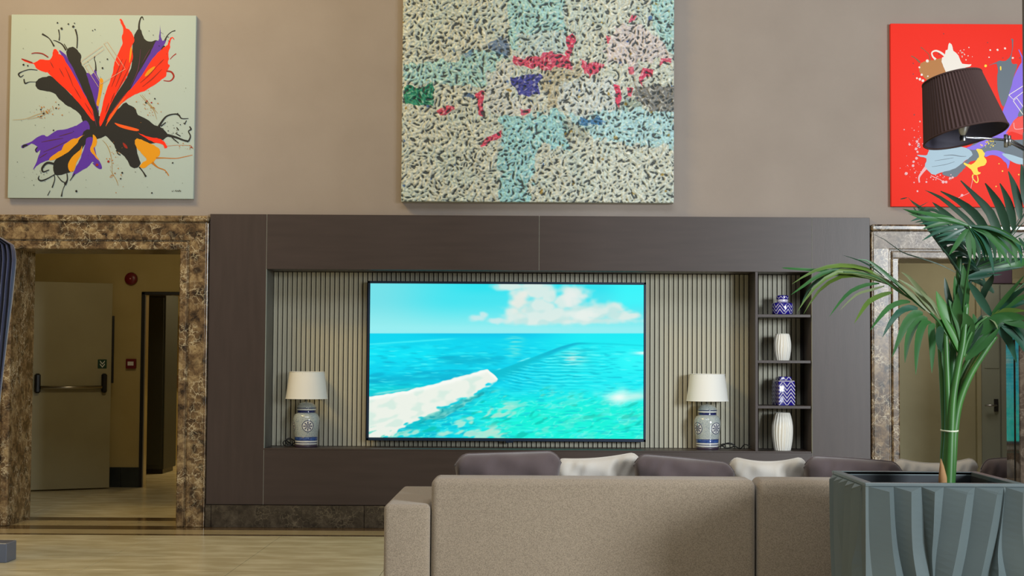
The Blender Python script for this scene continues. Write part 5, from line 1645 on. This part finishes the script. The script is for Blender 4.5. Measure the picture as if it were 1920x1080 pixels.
# front frond facing the camera, leaflets radiating from its tip
fr = Frond(1690, 300, 4.696, [(540, 1400), (560, 1150), (600, 900), (640, 700), (590, 580)], PYc - 0.02, PYc - 0.30, 0.006, 0.003)
Ya = PYc - 0.28
for pts, w_, m_ in (([(600, 585), (450, 530), (250, 480), (40, 438)], 52, 'leaf_green'), ([(600, 585), (420, 530), (220, 520), (60, 470)], 40, 'leaf_green'), ([(595, 580), (450, 545), (300, 570), (185, 605)], 36, 'leaf_green'),
                    ([(590, 590), (450, 590), (300, 640), (180, 712)], 34, 'leaf_teal'), ([(590, 595), (480, 640), (400, 690), (320, 725)], 36, 'leaf_teal'), ([(590, 600), (530, 680), (470, 770), (418, 838)], 44, 'leaf_green'),
                    ([(592, 600), (590, 700), (600, 800), (612, 892)], 46, 'leaf_green'), ([(600, 600), (625, 700), (640, 800), (642, 890)], 40, 'leaf_green'), ([(610, 600), (670, 690), (715, 790), (742, 892)], 44, 'leaf_teal'),
                    ([(615, 600), (690, 680), (740, 780), (762, 880)], 40, 'leaf_green'), ([(620, 600), (720, 690), (780, 830), (815, 1008)], 50, 'leaf_teal'), ([(625, 595), (760, 660), (880, 800), (972, 952)], 50, 'leaf_green'),
                    ([(630, 590), (780, 650), (920, 770), (1040, 905)], 46, 'leaf_green'), ([(630, 590), (800, 630), (950, 710), (1085, 860)], 44, 'leaf_green'), ([(620, 585), (820, 610), (980, 690), (1090, 775)], 44, 'leaf_green'),
                    ([(610, 580), (760, 600), (900, 650), (1000, 700)], 40, 'leaf_teal')):
    fr.leaf(pts, w_, m_, Ya, Ya - rl.uniform(0.02, 0.1))

# diagonal frond below it (dark band running from upper left into the crown)
fr = Frond(1690, 300, 4.696, [(560, 1250), (540, 1050), (440, 880), (330, 740), (230, 600), (150, 480), (110, 420)], PYc, PYc + 0.10, 0.006, 0.002, 'leaf_dark')
for i in range(11):
    t_ = i / 10
    bx_, by_ = 150 + 390 * t_, 480 + 560 * t_
    fr.leaf([(bx_, by_), (bx_ + 60, by_ - 40), (bx_ + 150, by_ - 30), (bx_ + 260 - 60 * t_, by_ + 40)], 52, 'leaf_teal' if i % 3 else 'leaf_dark', PYc + 0.06, PYc + 0.0)
    if i > 1:
        fr.leaf([(bx_, by_), (bx_ - 20, by_ - 60), (bx_ - 50, by_ - 130), (bx_ - 90, by_ - 190)], 46, 'leaf_dark', PYc + 0.08, PYc + 0.12)
fr.leaf([(480, 990), (360, 930), (250, 890), (120, 850), (0, 808), (-150, 700), (-280, 640)], 11, 'leaf_dark', PYc + 0.02, PYc - 0.05)
for i in range(8):
    x_ = 560 + 60 * i
    fr.leaf([(560, 1010), (x_ + 20, 930), (x_ + 120, 880), (x_ + 200, 850 + 10 * i)], 54, 'leaf_green' if i % 2 else 'leaf_dark', PYc + 0.05, PYc + 0.16)

for i in range(11):
    bx_, by_ = 620 + 46 * i, 700 + 5 * i
    fr.leaf([(bx_, by_ - 60), (bx_ + 40, by_ + 10), (bx_ + 60, by_ + 90), (bx_ + 66, by_ + 190 - 6 * (i % 3))], 46, ('leaf_dark', 'leaf_green', 'leaf_teal')[i % 3], PYc - 0.02, PYc - 0.10)
for i in range(9):
    bx_, by_ = 230 + 36 * i, 500 + 24 * i
    fr.leaf([(bx_ + 120, by_ + 40), (bx_ + 40, by_ + 10), (bx_ - 60, by_ + 10), (bx_ - 150, by_ + 40 - 12 * (i % 3))], 30, ('leaf_teal', 'leaf_dark')[i % 2], PYc - 0.02, PYc - 0.08)

# right-hand fronds (4.909x crop at 1700,480)
fr = Frond(1700, 480, 4.909, [(560, 880), (660, 700), (780, 540), (920, 400), (1080, 250), (1250, 120)], PYc + 0.03, PYc + 0.15, 0.006, 0.002)
for pts, w_, m_ in (([(780, 540), (880, 420), (980, 300), (1085, 175)], 44, 'leaf_green'), ([(800, 520), (920, 420), (1010, 350), (1130, 270)], 60, 'leaf_teal'), ([(810, 520), (930, 450), (1040, 390), (1160, 330)], 56, 'leaf_green'),
                    ([(810, 530), (940, 470), (1060, 430), (1180, 410)], 54, 'leaf_teal'), ([(780, 545), (880, 510), (990, 500), (1100, 505)], 50, 'leaf_olive'), ([(790, 560), (900, 560), (1010, 560), (1120, 580)], 80, 'leaf_green'),
                    ([(820, 590), (900, 610), (1000, 650), (1110, 760)], 90, 'leaf_teal'), ([(830, 590), (880, 680), (950, 800), (1012, 985)], 84, 'leaf_teal'), ([(860, 600), (960, 680), (1040, 780), (1095, 900)], 100, 'leaf_teal'),
                    ([(840, 560), (960, 600), (1060, 640), (1140, 690)], 90, 'leaf_green'), ([(900, 570), (990, 640), (1050, 720), (1085, 800)], 90, 'leaf_dark')):
    fr.leaf(pts, w_, m_, PYc + 0.02, PYc - rl.uniform(0.0, 0.12))
# crown: broad young blades and folded leaf bases
fr = Frond(1700, 480, 4.909, [(520, 930), (560, 780), (640, 640), (740, 560)], PYc - 0.03, PYc - 0.04, 0.008, 0.004, 'stem_green')
for pts, w_, m_ in (([(525, 930), (470, 760), (370, 560), (310, 440), (272, 322)], 130, 'leaf_bright'), ([(510, 920), (440, 760), (350, 620), (278, 498)], 90, 'leaf_bright'), ([(530, 880), (500, 680), (440, 520), (385, 400)], 90, 'leaf_green'),
                    ([(430, 520), (380, 380), (350, 195)], 60, 'leaf_dark'), ([(470, 560), (455, 400), (440, 180)], 90, 'leaf_green'), ([(520, 560), (525, 400), (532, 240), (520, 80)], 90, 'leaf_green'), ([(480, 520), (490, 380), (500, 180)], 70, 'leaf_dark'),
                    ([(775, 545), (700, 430), (620, 310), (565, 235)], 72, 'leaf_teal'), ([(700, 400), (720, 320), (780, 220), (800, 170)], 60, 'leaf_dark'), ([(560, 210), (650, 200), (760, 180), (880, 170)], 40, 'leaf_teal'),
                    ([(800, 340), (740, 280), (660, 240), (570, 220)], 70, 'leaf_dark'), ([(540, 200), (700, 150), (850, 130), (1085, 100)], 40, 'leaf_teal'),
                    ([(540, 900), (600, 740), (700, 640), (800, 560)], 120, 'leaf_green'), ([(545, 900), (640, 760), (740, 690), (850, 640)], 110, 'leaf_green'), ([(530, 880), (560, 700), (560, 600), (520, 520)], 120, 'leaf_green'),
                    ([(560, 880), (600, 720), (620, 620), (610, 530)], 110, 'leaf_green'), ([(560, 900), (660, 800), (760, 740), (850, 700)], 90, 'leaf_dark'), ([(700, 560), (760, 570), (810, 610), (838, 675)], 40, 'leaf_pale'),
                    ([(560, 940), (680, 830), (790, 720), (840, 650)], 90, 'leaf_dark'), ([(540, 960), (650, 860), (760, 770), (860, 650)], 70, 'leaf_green'), ([(520, 900), (590, 760), (660, 640), (690, 540)], 100, 'leaf_dark'), ([(600, 800), (700, 690), (800, 640), (900, 620)], 110, 'leaf_dark'),
                    ([(640, 760), (740, 640), (860, 580), (980, 590)], 100, 'leaf_green'), ([(520, 820), (480, 640), (460, 500), (470, 330)], 110, 'leaf_green'), ([(540, 700), (520, 560), (500, 420), (480, 260)], 90, 'leaf_dark'), ([(300, 860), (320, 800), (340, 740), (360, 700)], 70, 'leaf_dark')):
    fr.leaf(pts, w_, m_, PYc - 0.02, PYc - 0.05 + rl.uniform(-0.04, 0.04))

# ------------------------------------------------------------------ swing-arm wall lamp on the pillar
SY = -5.78
sc_ = thing('swing_arm_lamp', 'brown pleated shade on a chrome swing arm before the red painting', 'wall lamp', (at(1811, 252, SY).x, SY, at(1811, 252, SY).z))
kd = (CAM_D + SY) / F_PX
cb = at(1811, 254, SY)
Rm = Euler((math.radians(-8), math.radians(-11), 0)).to_matrix()
# local z up; bottom ring radius, top ring radius
rb, rt_, hs = 79 * kd, 55.5 * kd, 113 * kd


def sh_pt(r_, a, z):
    return cb + Rm @ Vector((r_ * math.cos(a), r_ * math.sin(a), z))


npl = 64
V, Fc = [], []
rows = 5
for j in range(rows + 1):
    u_ = j / rows
    for k in range(npl * 2):
        rr = rb + (rt_ - rb) * u_
        V.append(sh_pt(rr + (0.0022 if k % 2 else -0.0022), math.pi * k / npl, hs * u_))
nn_ = npl * 2
for j in range(rows):
    for k in range(nn_):
        Fc.append((j * nn_ + k, j * nn_ + (k + 1) % nn_, (j + 1) * nn_ + (k + 1) % nn_, (j + 1) * nn_ + k))
sd = mesh('shade', V, Fc, 'pleat_brown', sc_)
V, Fc = [], []
for j, (rr, zz) in enumerate(((rb - 0.005, 0.002), (rt_ - 0.005, hs - 0.002))):
    for k in range(48):
        V.append(sh_pt(rr, 2 * math.pi * k / 48, zz))
for k in range(48):
    Fc.append((k, 48 + k, 48 + (k + 1) % 48, (k + 1) % 48))
mesh('lining', V, Fc, 'shade_lining', sd, True)
for rr, zz in ((rb, 0.0), (rt_, hs)):
    MB().tube([sh_pt(rr, 2 * math.pi * k / 48, zz) for k in range(49)], 0.0042, 6).build('edge_binding', 'pleat_brown', sd, True)
b = MB()
for k in range(3):
    b.tube([sh_pt(0.02, 2.1 * k, hs * 0.45), sh_pt(rt_ * 1.1, 2.1 * k, hs * 0.5)], 0.0025, 6)
b.build('spider', 'chrome', sc_)
hb = cb + Vector((-0.012, 0, -0.012))
MB().lathe([(0.013, -0.01), (0.014, 0.006), (0.010, 0.012), (0.016, 0.022), (0.030, 0.05), (0.030, 0.056), (0.040, 0.058), (0.042, 0.064), (0.020, 0.066), (0.018, 0.10)], hb, 24).build('lamp_holder', 'chrome', sc_, 'auto')
MB().lathe([(0.012, 0.10), (0.026, 0.13), (0.030, 0.155), (0.022, 0.18), (0.005, 0.19)], hb, 20).build('bulb', 'canvas_edge_grey', sc_, True)
j1 = at(1886, 262.5, SY)
e1 = at(1800, 255.5, SY)
MB().tube([(hb.x, hb.y, hb.z), (e1.x, e1.y, e1.z - 0.0), (j1.x, j1.y, j1.z)], 0.0052, 8).build('arm', 'chrome', sc_, True)
MB().tube([(j1.x, j1.y, j1.z + 0.022), (j1.x, j1.y, j1.z - 0.030)], 0.0085, 12).build('pivot', 'chrome', sc_, True)
MB().tube([(j1.x + 0.014, j1.y, j1.z + 0.018), (j1.x + 0.014, j1.y, j1.z - 0.024)], 0.0075, 12).build('pivot', 'chrome', sc_, True)
wp = Vector((pu, PFY + 0.10, j1.z - 0.012))
for dz in (0.004, -0.008):
    MB().tube([(j1.x + 0.014, j1.y, j1.z + dz), (wp.x - 0.012, wp.y, wp.z + 0.012 + dz)], 0.005, 8).build('arm', 'chrome', sc_, True)
MB().bbox(wp.x - 0.016, wp.x, wp.y - 0.035, wp.y + 0.035, wp.z - 0.09, wp.z + 0.09, 0.004, 2).build('wall_plate', 'chrome', sc_)

# ------------------------------------------------------------------ draped cloth on a stand at the left edge
DY = -2.10
fx = at(-34, 700, DY).x
fs = thing('draped_cloth_stand', 'navy cloth hanging in folds from a stand at the left edge', 'cloth stand', (fx, DY, 0))
bq = at(14, 1040, DY - 0.05).x
MB().bbox(2 * fx - bq, bq, DY - 0.07, DY + 0.12, 0.0, at(7, 1019, DY - 0.07).z, 0.004).build('base', 'grey_blue_metal', fs)
MB().tube([(fx, DY, 0.08), (fx, DY, 2.30)], 0.014, 12).build('pole', 'steel', fs, True)
MB().lathe([(0.016, 0), (0.026, 0.02), (0.022, 0.05), (0.004, 0.075)], (fx, DY, 2.30), 16).build('finial', 'steel', fs, True)
# cloth: fanned folds, outline follows a hanging corner
V, Fc = [], []
nz_, na = 26, 120
for i in range(nz_ + 1):
    v_ = i / nz_
    z = 2.16 - 1.45 * v_
    ext_r = np.interp(v_, [0, 0.03, 0.08, 0.16, 0.35, 0.6, 0.8, 0.92, 1.0], [0.045, 0.115, 0.205, 0.218, 0.200, 0.165, 0.135, 0.10, 0.05])
    for k in range(na + 1):
        u_ = k / na
        x = fx - 0.12 + (0.12 + ext_r) * u_
        y = DY - 0.03 + 0.032 * math.sin(u_ * 64 + 1.6 * math.sin(2.2 * v_ + u_ * 3)) * (0.35 + 0.65 * min(1, v_ * 4)) - 0.02 * math.sin(7 * u_ + 3 * v_)
        V.append((x, y, z - 0.05 * u_ * max(0, 0.12 - v_) * 8))
for i in range(nz_):
    for k in range(na):
        a_ = i * (na + 1) + k
        Fc.append((a_, a_ + na + 1, a_ + na + 2, a_ + 1))
cl_ = mesh('cloth', V, Fc, 'navy_cloth', fs, True)
so_ = cl_.modifiers.new('thickness', 'SOLIDIFY')
so_.thickness = 0.003

# ------------------------------------------------------------------ labels for the setting
for nm_, lb_ in (('floor', 'polished beige marble floor with dark border strips'), ('wall_back', 'mauve taupe papered wall behind the paintings'),
                 ('trim_1', 'brown marble surround of the left corridor doorway'), ('trim_2', 'brown marble surround of the right doorway behind the palm, window sheen coloured into its head'),
                 ('trim_3', 'thin black frame of the inner opening at the end of the corridor'), ('baseboard_back', 'dark marble plinth under the wall unit'),
                 ('baseboard_corridor', 'dark skirting tiles at the foot of the corridor wall'), ('wall_corridor', 'dim yellowish walls of the left corridor'),
                 ('wall_passage', 'khaki walls of the passage behind the palm'), ('door_1', 'open cream fire door with a push bar in the left corridor'),
                 ('door_2', 'grey door with a lever handle behind the palm'), ('pillar', 'polished marble pillar at the right edge reflecting the television'),
                 ('ceiling_corridor', 'ceiling of the left corridor'), ('ceiling_passage', 'ceiling of the right passage')):
    if nm_ in bpy.data.objects:
        bpy.data.objects[nm_]['label'] = lb_
